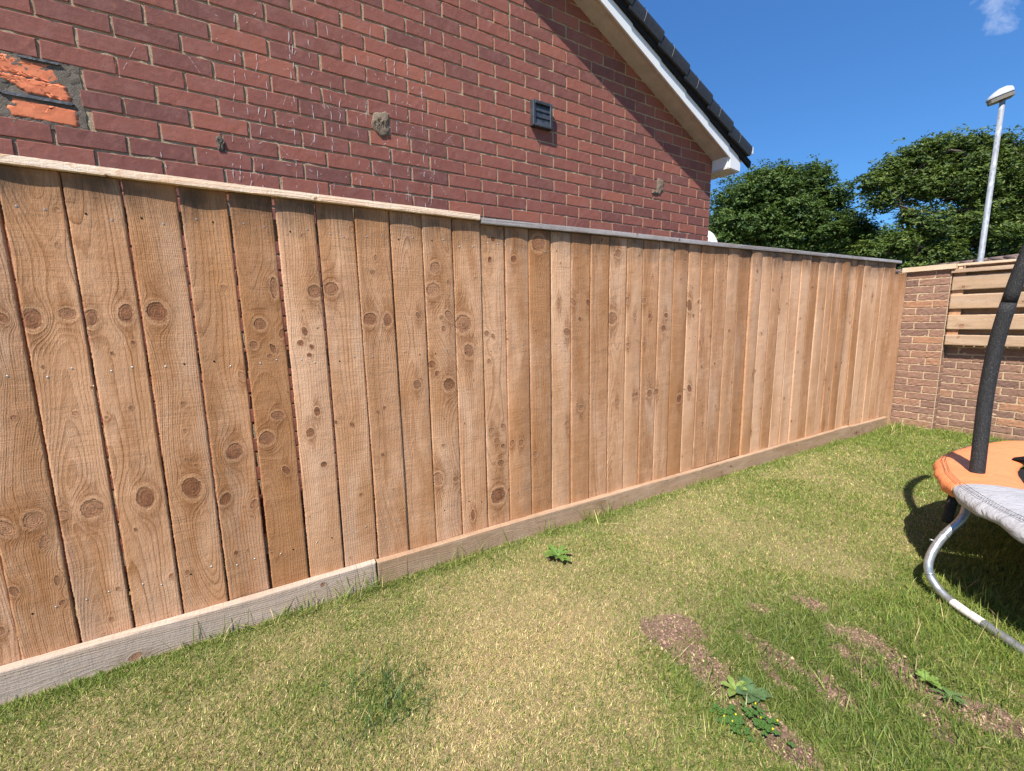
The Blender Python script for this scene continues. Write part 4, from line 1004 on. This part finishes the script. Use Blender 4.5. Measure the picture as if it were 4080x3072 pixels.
for (t, wd, hh) in stn:
    for s_ in (-1, 1):
        for d_ in (0, -.07): V.append(tuple(c0 + dirh * t * .96 + side * wd * .9 * s_ + upv * d_))
F = []
for i_ in range(len(stn) - 1):
    a_ = i_ * 4; b_ = a_ + 4; F += [(a_, b_, b_ + 2, a_ + 2), (a_ + 1, a_ + 3, b_ + 3, b_ + 1), (a_, a_ + 1, b_ + 1, b_), (a_ + 2, b_ + 2, b_ + 3, a_ + 3)]
F += [(0, 2, 3, 1), (24, 25, 27, 26)]
hd.add([tuple(c0 + dirh * a_ + side * b_ + upv * c_) for a_ in (-.02, .03) for b_ in (-.108, -.100) for c_ in (.02, .085)], [(0, 1, 3, 2), (4, 6, 7, 5), (0, 4, 5, 1), (2, 3, 7, 6), (0, 2, 6, 4), (1, 5, 7, 3)], 0)
lo = hd.build('lamp_head', M_lamp_top, lamp, LP)
ln.add(V, F, 0); ln.build('lens', M_lens, lo, LP)

# ------------------------------------------------------------------ white cover glimpsed past the house corner
M_white = cloth('white_cover_cloth', (.72, .70, .66), .8)
mb = MB(); V = [(-3.37, 4.68, 2.17)]; nn = 28; rr = np.random.default_rng(4)
levels = [(.03, 2.165), (.075, 2.13), (.11, 2.07), (.16, 1.95), (.21, 1.7), (.25, 1.2), (.28, .6), (.30, -.05)]
for li, (rd, z_) in enumerate(levels):
    for k_ in range(nn):
        a_ = 2 * math.pi * k_ / nn; w_ = 1 + (.10 * math.sin(7 * a_ + .4 * li) + .05 * math.sin(13 * a_)) * min(1, li / 2)
        V.append((-3.37 + rd * w_ * math.cos(a_), 4.68 + rd * w_ * math.sin(a_), z_ + .01 * math.sin(3 * a_)))
F = [(0, 1 + k_, 1 + (k_ + 1) % nn) for k_ in range(nn)] + [(1 + l_ * nn + k_, 1 + (l_ + 1) * nn + k_, 1 + (l_ + 1) * nn + (k_ + 1) % nn, 1 + l_ * nn + (k_ + 1) % nn) for l_ in range(len(levels) - 1) for k_ in range(nn)]
mb.add(V, F, 0, smooth=True); o = mb.build('garden_cover', M_white, None, (-3.37, 4.68, -.05)); tagobj(o, 'white fabric cover poking above the grey fence rail beside the house corner', 'cover')

# ------------------------------------------------------------------ tiled outbuilding beyond the wall
M_pan = simple('brown_roof_tile', (.17, .12, .105), .85, .2, 40, .4, .5, .006)
ob = empty('outbuilding', (-2.5, 17.5, -.8), 'low brown pantiled roof seen just over the far wall, behind the lamp post', 'outbuilding'); OL = (-2.5, 17.5, -.8)
mb = MB(); rx0, rx1 = -7.5, 1.5; rows = 14; V = []; F = []
nxx = int((rx1 - rx0) / .045)
for q in range(rows):
    t0, t1 = q / rows, (q + 1) / rows
    sh = lambda x_: -.6 * (x_ + 3); y0, y1 = 14.2 + 1.8 * t0, 14.2 + 1.8 * t1 + .04; za, zb_ = 1.30 + 1.18 * t0 + .035, 1.30 + 1.18 * t1 + .012
    base = len(V)
    for i_ in range(nxx + 1):
        x_ = rx0 + (rx1 - rx0) * i_ / nxx; w_ = .028 * math.sin(x_ / .24 * 2 * math.pi)
        V += [(x_, y0 + sh(x_), za + w_ - .03), (x_, y0 + sh(x_), za + w_), (x_, y1 + sh(x_), zb_ + w_)]
    for i_ in range(nxx):
        a_ = base + i_ * 3; F += [(a_, a_ + 3, a_ + 4, a_ + 1), (a_ + 1, a_ + 4, a_ + 5, a_ + 2)]
mb.add(V, F, 0, smooth=False)
mb.add([(rx0, 16 + sh(rx0), 2.49), (rx1, 16 + sh(rx1), 2.49), (rx1, 17.8 + sh(rx1), 1.3), (rx0, 17.8 + sh(rx0), 1.3)], [(0, 1, 2, 3)], 0)
roof = mb.build('roof', M_pan, ob, OL, fix=False)
mb = MB(); rr = np.random.default_rng(3)
x_ = rx0
while x_ < rx1:
    mb.tube([(x_, 16 + sh(x_), 2.475), (x_ + .30, 16 + sh(x_ + .3), 2.475 + rr.normal(0, .004))], [.062, .056], 10, 0, True); x_ += .305
mb.build('ridge_tiles', M_pan, roof, OL)
mb = MB(); V = []
for x_ in (rx0 + .15, rx1 - .15): V += [(x_, 14.4 + sh(x_), -.8), (x_, 17.6 + sh(x_), -.8), (x_, 17.6 + sh(x_), 1.33), (x_, 16 + sh(x_), 2.42), (x_, 14.4 + sh(x_), 1.33)]
mb.add(V, [(0, 1, 2, 3, 4), (9, 8, 7, 6, 5)] + [(k_, (k_ + 1) % 5, (k_ + 1) % 5 + 5, k_ + 5) for k_ in range(5)], 0, edge=np.zeros(10), bid=np.tile((.5, .5, .5), (10, 1))); mb.build('wall', M_brick2, ob, OL)

# ------------------------------------------------------------------ trees
def leaf_mat(name, c0, c1, c2):
    n = NT(name, .55, .35); t = n.sep(n.attr('leaf', True)); v = n.coord()
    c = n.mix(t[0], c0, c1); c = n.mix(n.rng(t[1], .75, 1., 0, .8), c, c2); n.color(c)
    tr = n.t.nodes.new('ShaderNodeBsdfTranslucent'); n.put(tr.inputs[0], n.mix(.5, c, (.14, .20, .02)))
    ms = n.t.nodes.new('ShaderNodeMixShader'); ms.inputs[0].default_value = .22; n.L(n.b.outputs[0], ms.inputs[1]); n.L(tr.outputs[0], ms.inputs[2]); n.L(ms.outputs[0], n.out.inputs[0]); return n.m
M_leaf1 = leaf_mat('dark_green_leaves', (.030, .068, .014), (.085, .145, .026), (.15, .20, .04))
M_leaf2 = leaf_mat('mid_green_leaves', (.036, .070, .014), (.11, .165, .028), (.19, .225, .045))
M_bark = simple('grey_brown_bark', (.10, .08, .062), .9, .2, 18, .4, .8, .02)
def leaves(mb, blobs, dens, size, r, flat=.75, shell=.5):
    Cc = []; Nn = []; Tt = []
    for (x_, y_, z_, rad) in blobs:
        # a blob is a bunch of twigs, each carrying a spray of leaves
        nt = int(dens * rad ** 2 * 9)
        d = r.normal(size=(nt, 3)); d /= np.linalg.norm(d, axis=1)[:, None]
        rr_ = rad * (r.random(nt) ** shell) * (1 + .28 * np.sin(d[:, 0] * 5 + x_) * np.sin(d[:, 1] * 6 + y_) + .15 * r.normal(size=nt))
        C = np.array([x_, y_, z_]) + d * rr_[:, None] * np.array([1, 1, flat])
        k_ = 11
        spray = r.normal(size=(nt, k_, 3)) * np.array([.12, .12, .045]) * (size / .1)
        P = (C[:, None] + spray).reshape(-1, 3); Cc.append(P)
        tone = np.clip(.42 + .2 * r.normal(size=nt) + .3 * d[:, 2] + .35 * np.sin(C[:, 0] * 3.1 + C[:, 2] * 2.3) * np.sin(C[:, 1] * 2.7 - C[:, 2] * 3.7), 0, 1); Tt.append(np.stack([np.repeat(tone, k_), r.random(nt * k_), np.repeat(r.random(nt), k_)], 1))  # tone varies by clump; upper leaves painted lighter, as if sunlit
        nn_ = r.normal(size=(nt * k_, 3)) * .55 + np.array([0, 0, 1.]) + np.repeat(d, k_, 0) * .5; Nn.append(nn_)
    P = np.concatenate(Cc); N = np.concatenate(Nn); T = np.concatenate(Tt); N /= np.linalg.norm(N, axis=1)[:, None]
    a_ = np.cross(N, r.normal(size=N.shape)); a_ /= np.linalg.norm(a_, axis=1)[:, None]; b_ = np.cross(N, a_)
    s_ = size * r.uniform(.6, 1.25, len(P))[:, None]
    V = np.stack([P - a_ * s_, P + b_ * s_ * .42 - N * s_ * .12, P + a_ * s_, P - b_ * s_ * .42 - N * s_ * .12], 1).reshape(-1, 3)
    m_ = len(P); F = (np.arange(m_)[:, None] * 4 + np.arange(4)).tolist()
    mb.add(V, F, 0, smooth=False, leaf=np.repeat(T, 4, 0))
def tree(name, lab, blobs, trunks, mleaf, dens, size, seed, flat=.75, shell=.5):
    r = np.random.default_rng(seed); base = trunks[0][0]
    t = empty(name, base, lab, 'tree', 'trees beyond the garden wall'); mb = MB()
    for tr_ in trunks:
        pts = tr_[:-1] if not isinstance(tr_[-1], tuple) else tr_; r0 = tr_[-1] if not isinstance(tr_[-1], tuple) else .2
        sp_ = smooth(pts, 2); mb.tube(sp_, list(np.linspace(r0, r0 * .35, len(sp_))), 9, 0)
        top = sp_[-1]
        for (x_, y_, z_, rad) in blobs:
            q = Vector((x_, y_, z_)); j = min(range(len(sp_)), key=lambda k_: (sp_[k_] - q).length + (0 if sp_[k_].z < q.z else 2))
            if (sp_[j] - q).length < 3.2:
                s0 = sp_[j]; mid_ = s0.lerp(q, .5) + Vector(tuple(r.normal(0, .22, 3)))
                lim = smooth([s0, mid_, q], 2); mb.tube(lim, list(np.linspace(r0 * .22, .012, len(lim))), 6, 0)
                for _ in range(5):
                    e_ = q + Vector(tuple(r.normal(0, 1, 3))).normalized() * rad * r.uniform(.6, .95); e_.z = q.z + (e_.z - q.z) * flat
                    tw = smooth([lim[len(lim) // 2], (q + e_) / 2 + Vector(tuple(r.normal(0, .1, 3))), e_], 1); mb.tube(tw, list(np.linspace(.016, .005, len(tw))), 5, 0)
    mb.build('trunk', M_bark, t, base)
    mb = MB(); leaves(mb, blobs, dens, size, r, flat, shell); mb.build('crown', mleaf, t, base, fix=False)
T1 = [(-10.76,16.97,5.73,1.10),(-10.26,17.97,6.25,1.00),(-9.53,19.23,6.32,0.91),(-8.99,19.96,5.67,0.91),(-9.76,18.49,5.16,1.28),(-10.44,17.19,4.64,1.10),(-10.93,16.42,4.84,0.82),(-8.50,20.50,4.75,0.73),(-9.11,19.37,4.41,1.10),(-10.91,16.22,4.12,0.66),(-8.27,20.78,4.38,0.69),(-9.81,18.08,4.08,1.10),(-10.04,18.48,6.69,0.51),(-9.39,19.58,6.72,0.47),(-10.48,17.68,6.53,0.51),(-11.9,18.2,5.0,1.4),(-11.0,20.0,5.2,1.4),(-10.6,19.2,4.0,1.2)]
T2 = [(-7.22,18.98,5.67,0.52),(-6.98,19.50,6.06,0.58),(-6.65,20.16,6.44,0.61),(-6.32,20.81,6.74,0.61),(-5.92,21.52,6.84,0.58),(-5.53,22.22,6.92,0.58),(-5.10,22.90,6.81,0.58),(-4.62,23.58,6.36,0.73),(-6.98,19.20,5.10,0.50),(-7.01,18.62,3.28,0.48),(-6.36,20.34,5.40,0.66),(-5.85,21.26,5.54,0.84),(-5.36,22.09,5.52,0.84),(-4.84,22.90,5.34,0.78),(-4.42,23.38,4.53,0.90),(-6.41,19.97,4.45,0.42),(-6.00,20.57,4.12,0.75),(-5.43,21.54,4.09,0.84),(-4.90,22.34,3.76,0.84),(-6.50,19.54,3.50,0.60),(-4.39,22.96,2.95,0.81),(-4.08,24.14,5.15,1.2),(-3.89,23.99,3.56,1.1),(-5.73,20.76,3.15,0.73),(-3.3,24.6,5.9,1.3),(-2.6,25.0,4.4,1.3),(-5.7,21.8,6.15,.85),(-5.1,22.6,6.1,.8),(-6.3,20.7,5.95,.65),(-4.5,23.5,5.8,.85),(-5.2,22.2,4.8,.8),(-6.7,19.8,5.6,.5)]
T3 = [(-10.24,25.54,4.60,1.1),(-9.5,26.5,4.6,1.1),(-8.9,27.3,4.3,1.1),(-8.2,27.9,3.9,1.1),(-10.9,24.6,4.6,1.0),(-9.77,26.17,4.23,0.81),(-9.21,27.01,3.88,0.77),(-10.70,24.63,4.38,0.72),(-11.37,23.44,4.18,0.68),(-8.68,27.87,3.75,0.68)]
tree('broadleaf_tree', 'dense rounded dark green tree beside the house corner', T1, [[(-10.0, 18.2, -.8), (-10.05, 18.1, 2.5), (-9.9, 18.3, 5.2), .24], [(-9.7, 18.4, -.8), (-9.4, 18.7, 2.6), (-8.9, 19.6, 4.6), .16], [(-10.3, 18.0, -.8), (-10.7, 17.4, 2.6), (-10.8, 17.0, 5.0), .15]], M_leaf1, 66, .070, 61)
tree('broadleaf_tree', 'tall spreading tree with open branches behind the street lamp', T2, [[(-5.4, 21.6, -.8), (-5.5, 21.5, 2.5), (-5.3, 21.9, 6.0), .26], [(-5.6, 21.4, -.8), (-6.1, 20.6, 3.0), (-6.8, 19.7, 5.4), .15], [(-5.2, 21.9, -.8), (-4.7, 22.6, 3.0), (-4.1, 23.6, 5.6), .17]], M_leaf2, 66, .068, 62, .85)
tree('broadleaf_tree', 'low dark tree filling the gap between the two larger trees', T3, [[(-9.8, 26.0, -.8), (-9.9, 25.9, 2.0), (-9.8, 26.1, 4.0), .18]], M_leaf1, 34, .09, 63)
# shady understorey joining the trees
HB = []
rr = np.random.default_rng(17)
for t in np.linspace(0, 1, 26):
    HB.append((-13.5 + 12.0 * t + rr.normal(0, .3), 21.0 + 5.0 * t + rr.normal(0, .3), 2.3 + rr.uniform(-.4, .9), rr.uniform(1.0, 1.4)))
    HB.append((-13.5 + 12.0 * t + rr.normal(0, .3), 21.3 + 5.0 * t + rr.normal(0, .3), .4, 1.2))
mb = MB(); leaves(mb, HB, 22, .11, rr, .9); 
o = mb.build('hedge', M_leaf1, None, (-8, 24, -.8), fix=False); tagobj(o, 'dark leafy hedge along the foot of the trees', 'hedge')
HB = [(-7.6 + .55 * q + rr.normal(0, .1), 17.2 + .75 * q, 2.0 + rr.uniform(-.25, .45), rr.uniform(.6, .85)) for q in range(9)]
HB += [(-7.6 + .55 * q + rr.normal(0, .1), 17.3 + .75 * q, .9, .95) for q in range(9)]
mb = MB(); leaves(mb, HB, 19, .085, rr, .85)
o = mb.build('shrub', M_leaf2, None, (-5.4, 20, -.8), fix=False); tagobj(o, 'broad green shrub in front of the tall trees, just over the end of the fence', 'shrub')

# ------------------------------------------------------------------ grass
def in_view(x, y, m=.16):
    # keep what a camera near the photographer could see of the lawn
    fx, fy = -.861, .508; d = x * fx + y * fy; s_ = x * .508 + y * .861
    return (d > .15) & (np.abs(s_) < d * (1.19 + m) + .6) & (np.hypot(x, y) > .40)
gr = np.random.default_rng(77)
def blades(x, y, h, w, col, lean, curl=1.0, seg=3):
    n_ = len(x); az = gr.random(n_) * 2 * math.pi; z = gz(x, y) - .012 * soil(x, y) - .002
    dx, dy = np.cos(az), np.sin(az); lx = np.sin(lean) * h; lz = np.cos(lean) * h
    az2 = az + gr.normal(0, .5, n_) * curl
    ts = np.linspace(0, 1, seg + 1); V = []
    px, py = -np.sin(az + gr.normal(0, .6, n_)), np.cos(az + gr.normal(0, .6, n_))
    for t in ts:
        b_ = t * t * .75 + t * .25
        cx = x + lx * (dx * t * .55 + np.cos(az2) * b_ * .45 * 1.3); cy = y + lx * (dy * t * .55 + np.sin(az2) * b_ * .45 * 1.3)
        cz = z + lz * (t - .28 * t * t * np.minimum(1.2, lean))
        ww = w * (1 - t ** 1.6) * (.6 + .6 * min(1, t * 3)) * .5
        if t < .999: V.append(np.stack([cx - px * ww, cy - py * ww, cz], 1)); V.append(np.stack([cx + px * ww, cy + py * ww, cz], 1))
        else: V.append(np.stack([cx, cy, cz], 1))
    nv = len(V); V = np.stack(V, 1).reshape(-1, 3); base = np.arange(n_)[:, None] * nv
    quads = [np.array([2 * k_, 2 * k_ + 1, 2 * k_ + 3, 2 * k_ + 2]) for k_ in range(seg - 1)]; tri = np.array([2 * (seg - 1), 2 * (seg - 1) + 1, nv - 1])
    cols = np.repeat(col, nv, 0)
    return V, [base + q for q in quads], base + tri, cols
VV = []; QQ = []; TT = []; CCc = []; off = 0
def add_blades(*a, **k):
    global off
    V, Q, T, C = blades(*a, **k); VV.append(V); CCc.append(C)
    for q in Q: QQ.append(q + off)
    TT.append(T + off); off += len(V)
def scatter(nc, x0, x1, y0, y1, keep):
    x = gr.uniform(x0, x1, nc); y = gr.uniform(y0, y1, nc); m = in_view(x, y) & (gr.random(nc) < keep(x, y)); return x[m], y[m]
def not_hid(x, y): return (x > FX + .036) & (y < 6.09 + .1 * (x > PX1))
GREEN = np.array([[.15, .225, .036], [.20, .27, .045], [.11, .19, .032], [.24, .29, .06], [.30, .33, .08]])
STRAW = np.array([[.66, .52, .24], [.80, .66, .35], [.48, .36, .16], [.68, .48, .27], [.50, .47, .15], [.62, .56, .20]])
def pick(pal, n_, var=.12): 
    c = pal[gr.integers(0, len(pal), n_)]; return np.clip(c * (1 + gr.normal(0, var, (n_, 1))), 0, 1)
# 1 matted straw and short blades everywhere
for (rmin, rmax, dens) in ((.5, 1.5, 78000), (1.5, 2.3, 54000), (2.3, 3.6, 30000), (3.6, 7.5, 16000)):
    x0, x1, y0, y1 = -1.9, 1.9, -1.1, 6.2
    nc = int(dens * (x1 - x0) * (y1 - y0))
    def keep(x, y):
        rr_ = np.hypot(x, y); return ((rr_ >= rmin) & (rr_ < rmax) & not_hid(x, y)) * np.where(soil(x, y) > .4, .26, 1.) * (x < .7 + .0 * y)
    x, y = scatter(nc, x0, x1, y0, y1, keep); g = green(x, y); isg = gr.random(len(x)) < (g * .78 + .10)
    far_ = np.hypot(x, y); n_ = len(x)
    h = np.where(isg, gr.uniform(.012, .028, n_), gr.uniform(.008, .022, n_)) * (1 + .35 * np.clip(g - .5, 0, 1)); 
    w = gr.uniform(.0010, .0024, n_) * np.clip(far_ / 1.8, 1, 2.6)
    lean = np.where(isg, np.abs(gr.normal(.55, .35, n_)), np.abs(gr.normal(.95, .38, n_))); lean = np.clip(lean, .05, 1.5)
    col = np.where(isg[:, None], pick(GREEN, n_), pick(STRAW, n_))
    add_blades(x, y, h, w, col, lean, 1.6, 2 if rmin > 2 else 3)
# 2 longer lush green blades in the green parts
def keep2(x, y): return not_hid(x, y) * np.clip(green(x, y) - .42, 0, 1) * 1.5 * np.where(soil(x, y) > .4, .12, 1.) * np.clip(1.8 / np.hypot(x, y), .25, 1)
x, y = scatter(330000, -1.9, .7, -1.0, 6.2, keep2); n_ = len(x); g = green(x, y)
h = gr.uniform(.016, .040, n_) * (1 + .4 * g) * np.where(x > -1.0, 1.15, .85); w = gr.uniform(.0016, .0030, n_) * np.clip(np.hypot(x, y) / 2.2, 1, 1.8)
add_blades(x, y, h, w, pick(GREEN, n_, .18), np.clip(np.abs(gr.normal(.75, .35, n_)), .1, 1.4), 1.3)
# 3 tufts: against the fence, the far corner, round the bare earth, along the trampoline leg
tufts = [(-1.862, -.26, 70, .11), (-1.85, -.02, 60, .10), (-1.85, .05, 50, .08), (-1.86, .28, 130, .13), (-1.85, .36, 90, .10), (-1.84, .72, 60, .09), (-1.85, .85, 50, .09), (-1.84, 1.30, 70, .09), (-1.84, 1.70, 90, .10), (-1.83, 1.62, 60, .09), (-1.84, 2.6, 80, .09), (-1.76, 5.62, 420, .16), (-1.70, 5.85, 200, .13), (-1.35, 6.02, 260, .13), (-1.15, 6.05, 160, .11), (-1.83, 4.6, 80, .09), (-1.27, .20, 170, .07), (-1.20, .24, 150, .07), (-1.24, .28, 120, .06), (-.45, 1.35, 90, .08), (-.75, 1.36, 130, .08), (-.70, 1.55, 120, .09), (-.55, 1.62, 120, .09), (-.62, 1.30, 130, .08), (-.40, 1.60, 120, .08), (-.48, 1.90, 120, .09), (-.35, 1.9, 90, .08), (-.86, 1.42, 90, .07), (-.30, 1.62, 110, .08), (-.25, 1.9, 120, .09), (-.42, 2.20, 90, .10), (-.30, 2.12, 90, .10), (-.48, 2.42, 90, .12), (-.35, 2.35, 110, .12), (-.22, 2.2, 100, .12), (-.15, 2.05, 80, .1), (-.85, 1.08, 120, .06), (-.72, 1.08, 110, .07), (-.60, 1.05, 110, .07), (-.92, 1.10, 90, .05), (-1.02, 1.12, 60, .045), (-.9, 1.98, 90, .06), (-1.05, 1.65, 60, .05)]
for yy in np.arange(-.85, 5.9, .11): tufts.append((-1.852 + gr.normal(0, .012), yy + gr.normal(0, .03), int(gr.uniform(4, 44)), gr.uniform(.035, .09)))
for (tx, ty, cnt, hh) in tufts:
    sp_ = .035 + .02 * cnt / 100; 
    x = tx + gr.normal(0, sp_ * (.6 if tx < -1.8 else 1), cnt); y = ty + gr.normal(0, sp_ * 1.3, cnt); m = (x > FX + .037) & (y < 6.19); x, y = x[m], y[m]; n_ = len(x)
    if n_ == 0: continue
    h = hh * gr.uniform(.35, 1.15, n_) * (1.45 if tx < -1.8 and cnt > 48 else 1.); pal = GREEN if not (-1.3 < tx < -1.15 and ty < .4) else np.array([[.055, .115, .030], [.07, .13, .035]])
    c_ = pick(pal, n_, .18); dry = gr.random(n_) < .10; c_[dry] = pick(STRAW, int(dry.sum()))
    add_blades(x, y, h, gr.uniform(.0016, .0034, n_), c_, np.clip(np.abs(gr.normal(.65, .38, n_)), .03, 1.4), 1.2, 4)
V = np.concatenate(VV); C = np.concatenate(CCc)
# the wilder grass round the bare earth is a darker, duller kind
lush = np.exp(-(((V[:, 0] + .60) / .42) ** 2 + ((V[:, 1] - 1.5) / .45) ** 2)); C = C * (1 - .30 * lush[:, None] * np.array([1.0, .85, .8]))
me = bpy.data.meshes.new('grass'); quads = np.concatenate(QQ); tris = np.concatenate(TT)
nl = quads.size + tris.size; me.vertices.add(len(V)); me.vertices.foreach_set('co', V.astype(np.float32).ravel())
me.loops.add(nl); me.loops.foreach_set('vertex_index', np.concatenate([quads.ravel(), tris.ravel()]).astype(np.int32))
me.polygons.add(len(quads) + len(tris)); st = np.concatenate([np.arange(len(quads)) * 4, quads.size + np.arange(len(tris)) * 3]); me.polygons.foreach_set('loop_start', st.astype(np.int32))
try: me.polygons.foreach_set('loop_total', np.concatenate([np.full(len(quads), 4), np.full(len(tris), 3)]).astype(np.int32))
except Exception: pass
me.update(calc_edges=True); me.validate()
at = me.attributes.new('blade', 'FLOAT_COLOR', 'POINT'); at.data.foreach_set('color', np.c_[C, np.ones(len(C))].astype(np.float32).ravel())
n = NT('grass_blades', .5, .35); col = n.attr('blade', True); n.color(col)
tr = n.t.nodes.new('ShaderNodeBsdfTranslucent'); n.put(tr.inputs[0], col); ms = n.t.nodes.new('ShaderNodeMixShader'); ms.inputs[0].default_value = .3
n.L(n.b.outputs[0], ms.inputs[1]); n.L(tr.outputs[0], ms.inputs[2]); n.L(ms.outputs[0], n.out.inputs[0])
me.materials.append(n.m); go = bpy.data.objects.new('grass', me); COL.objects.link(go)
tagobj(go, 'short lawn grass, straw coloured and dry near the fence, greener and longer to the right', 'grass', kind='stuff')
print('blades verts', len(V))

# crumbs of dry earth and pale seed lying on the bare patches
mb = MB(); cr = np.random.default_rng(12); x = cr.uniform(-1.15, -.15, 60000); y = cr.uniform(1.0, 2.1, 60000); m_ = soil(x, y) > .35; x, y = x[m_][:5200], y[m_][:5200]
oc = np.array([(1, 0, 0), (-1, 0, 0), (0, 1, 0), (0, -1, 0), (0, 0, 1), (0, 0, -1)], float); of = np.array([(0, 2, 4), (2, 1, 4), (1, 3, 4), (3, 0, 4), (2, 0, 5), (1, 2, 5), (3, 1, 5), (0, 3, 5)])
s_ = cr.uniform(.0012, .0045, len(x)) * np.where(cr.random(len(x)) < .08, 1.9, 1); zc = gz(x, y) - .012 * soil(x, y) + .01 * soil(x, y) * (fnoise(x, y, 26, 8) - .5)
V = np.stack([x, y, zc + s_ * .3], -1)[:, None] + oc[None] * s_[:, None, None] * cr.uniform(.55, 1.3, (len(x), 6, 1))
mb.add(V.reshape(-1, 3), (of[None] + np.arange(len(x))[:, None, None] * 6).reshape(-1, 3).tolist(), 0, crumb=np.repeat(np.where(cr.random(len(x)) < .035, 1., cr.random(len(x)) * .6), 6))
n = NT('earth_crumbs', .95, .1); cc = n.attr('crumb'); n.color(n.mix(n.rng(cc, .85, .95), n.mix(n.rng(cc, 0, .6), (.13, .078, .056), (.36, .24, .18)), (.62, .50, .28)))
o = mb.build('earth_crumbs', n.m, None, (0, 0, 0), fix=False); tagobj(o, 'dry brown crumbs of earth scattered over the bare patches', 'earth', kind='stuff')

# ------------------------------------------------------------------ broad leaved weeds
def weed(loc, nleaf, Ls, col, lab, lobes=0, up=.5, seed=0, flowers=0, wr=.3):
    r = np.random.default_rng(seed); n = NT('weed_leaf', .55, .35); v = n.coord()
    n.color(n.mix(n.rng(n.noise(v, 60, 4, .6), .3, .7), col, tuple(x * .7 for x in col))); z0 = float(gz(loc[0], loc[1])) - .006
    mb = MB()
    for q in range(nleaf):
        az = q * 2.399 + r.normal(0, .3); Ln = Ls * r.uniform(.55, 1.1); el = up * r.uniform(.4, 1.3); m_ = 9; V = []
        for i_ in range(m_ + 1):
            t = i_ / m_; rad = Ln * t; z_ = z0 + .01 + Ln * (math.sin(el) * t - .55 * t * t * math.sin(el)) + .004
            w_ = Ln * wr * (math.sin(math.pi * min(1, t ** 1.25 * .97 + .03)) ** .8) * (1 + (lobes * .55 * math.sin(t * 22) if lobes else 0)) + .001
            cx = loc[0] + math.cos(az) * rad; cy = loc[1] + math.sin(az) * rad
            for s_ in (-1, 0, 1): V.append((cx - math.sin(az) * w_ * s_, cy + math.cos(az) * w_ * s_, z_ + abs(s_) * w_ * .35 + r.normal(0, .0008)))
        mb.add(V, [(i_ * 3 + j_, (i_ + 1) * 3 + j_, (i_ + 1) * 3 + j_ + 1, i_ * 3 + j_ + 1) for i_ in range(m_) for j_ in range(2)], 0, smooth=True)
    mats = [n.m]
    if flowers:
        mats.append(simple('yellow_flower', (.75, .52, .03), .6, .2, 50, .1, 0))
        for q in range(flowers):
            a_ = r.random() * 6.28; d_ = Ls * r.uniform(.3, 1); c = Vector((loc[0] + d_ * math.cos(a_), loc[1] + d_ * math.sin(a_), z0 + .03))
            mb.tube([c, c + Vector((0, 0, .003)), c + Vector((0, 0, .005))], [.0025, .0035, .0015], 7, 1)
    o = mb.build('weed', mats, None, (loc[0], loc[1], z0), fix=False); return tagobj(o, lab, 'weed')
weed((-1.617, 1.2), 13, .085, (.12, .21, .04), 'bright green rosette weed alone in the dry lawn near the middle of the fence', 1, .65, 1, wr=.17)
weed((-.655, 1.235), 8, .062, (.085, .15, .06), 'pale green weed with broad rounded leaves on the bare earth strip', 0, .6, 2, wr=.34)
weed((-.690, 1.205), 5, .052, (.19, .27, .06), 'small yellowish green weed beside the broad leaved weed', 0, .8, 3, wr=.2)
weed((-.39, 1.76), 7, .045, (.17, .27, .055), 'yellow green weed on bare earth nearest the trampoline', 1, .6, 4, wr=.22)
weed((-.33, 1.74), 16, .045, (.09, .16, .045), 'dark spiky leaved weed between the bare earth and the trampoline leg', 0, .6, 5, wr=.09)
for (wx, wy, sd, lab) in ((-.585, 1.16, 6, 'low clover patch with tiny yellow flowers below the broad leaved weed'), (-.625, 1.10, 7, 'second clover patch nearer the bottom edge of the photo')):
    r_ = np.random.default_rng(sd); mb = MB(); n = NT('clover_leaf', .5, .3); n.color((.055, .12, .025)); z0 = float(gz(wx, wy))
    for q in range(46):
        cx = wx + r_.normal(0, .028); cy = wy + r_.normal(0, .022); z_ = z0 + r_.uniform(.008, .028); a0 = r_.random() * 6.28
        for k_ in range(3):
            a_ = a0 + k_ * 2.094; R_ = .0048; cc = (cx + math.cos(a_) * R_, cy + math.sin(a_) * R_, z_)
            V = [cc] + [(cc[0] + R_ * math.cos(t), cc[1] + R_ * math.sin(t), z_ + .0012 * math.cos(2 * t)) for t in np.linspace(0, 2 * math.pi, 9)[:-1]]
            mb.add(V, [(0, 1 + i_, 1 + (i_ + 1) % 8) for i_ in range(8)], 0)
        if q % 12 == 0: mb.tube([(cx, cy, z_ + .004), (cx, cy, z_ + .008)], [.003, .002], 7, 1)
    o = mb.build('clover', [n.m, simple('clover_flower', (.75, .52, .03), .6, .2, 50, .1, 0)], None, (wx, wy, z0), fix=False); tagobj(o, lab, 'clover')
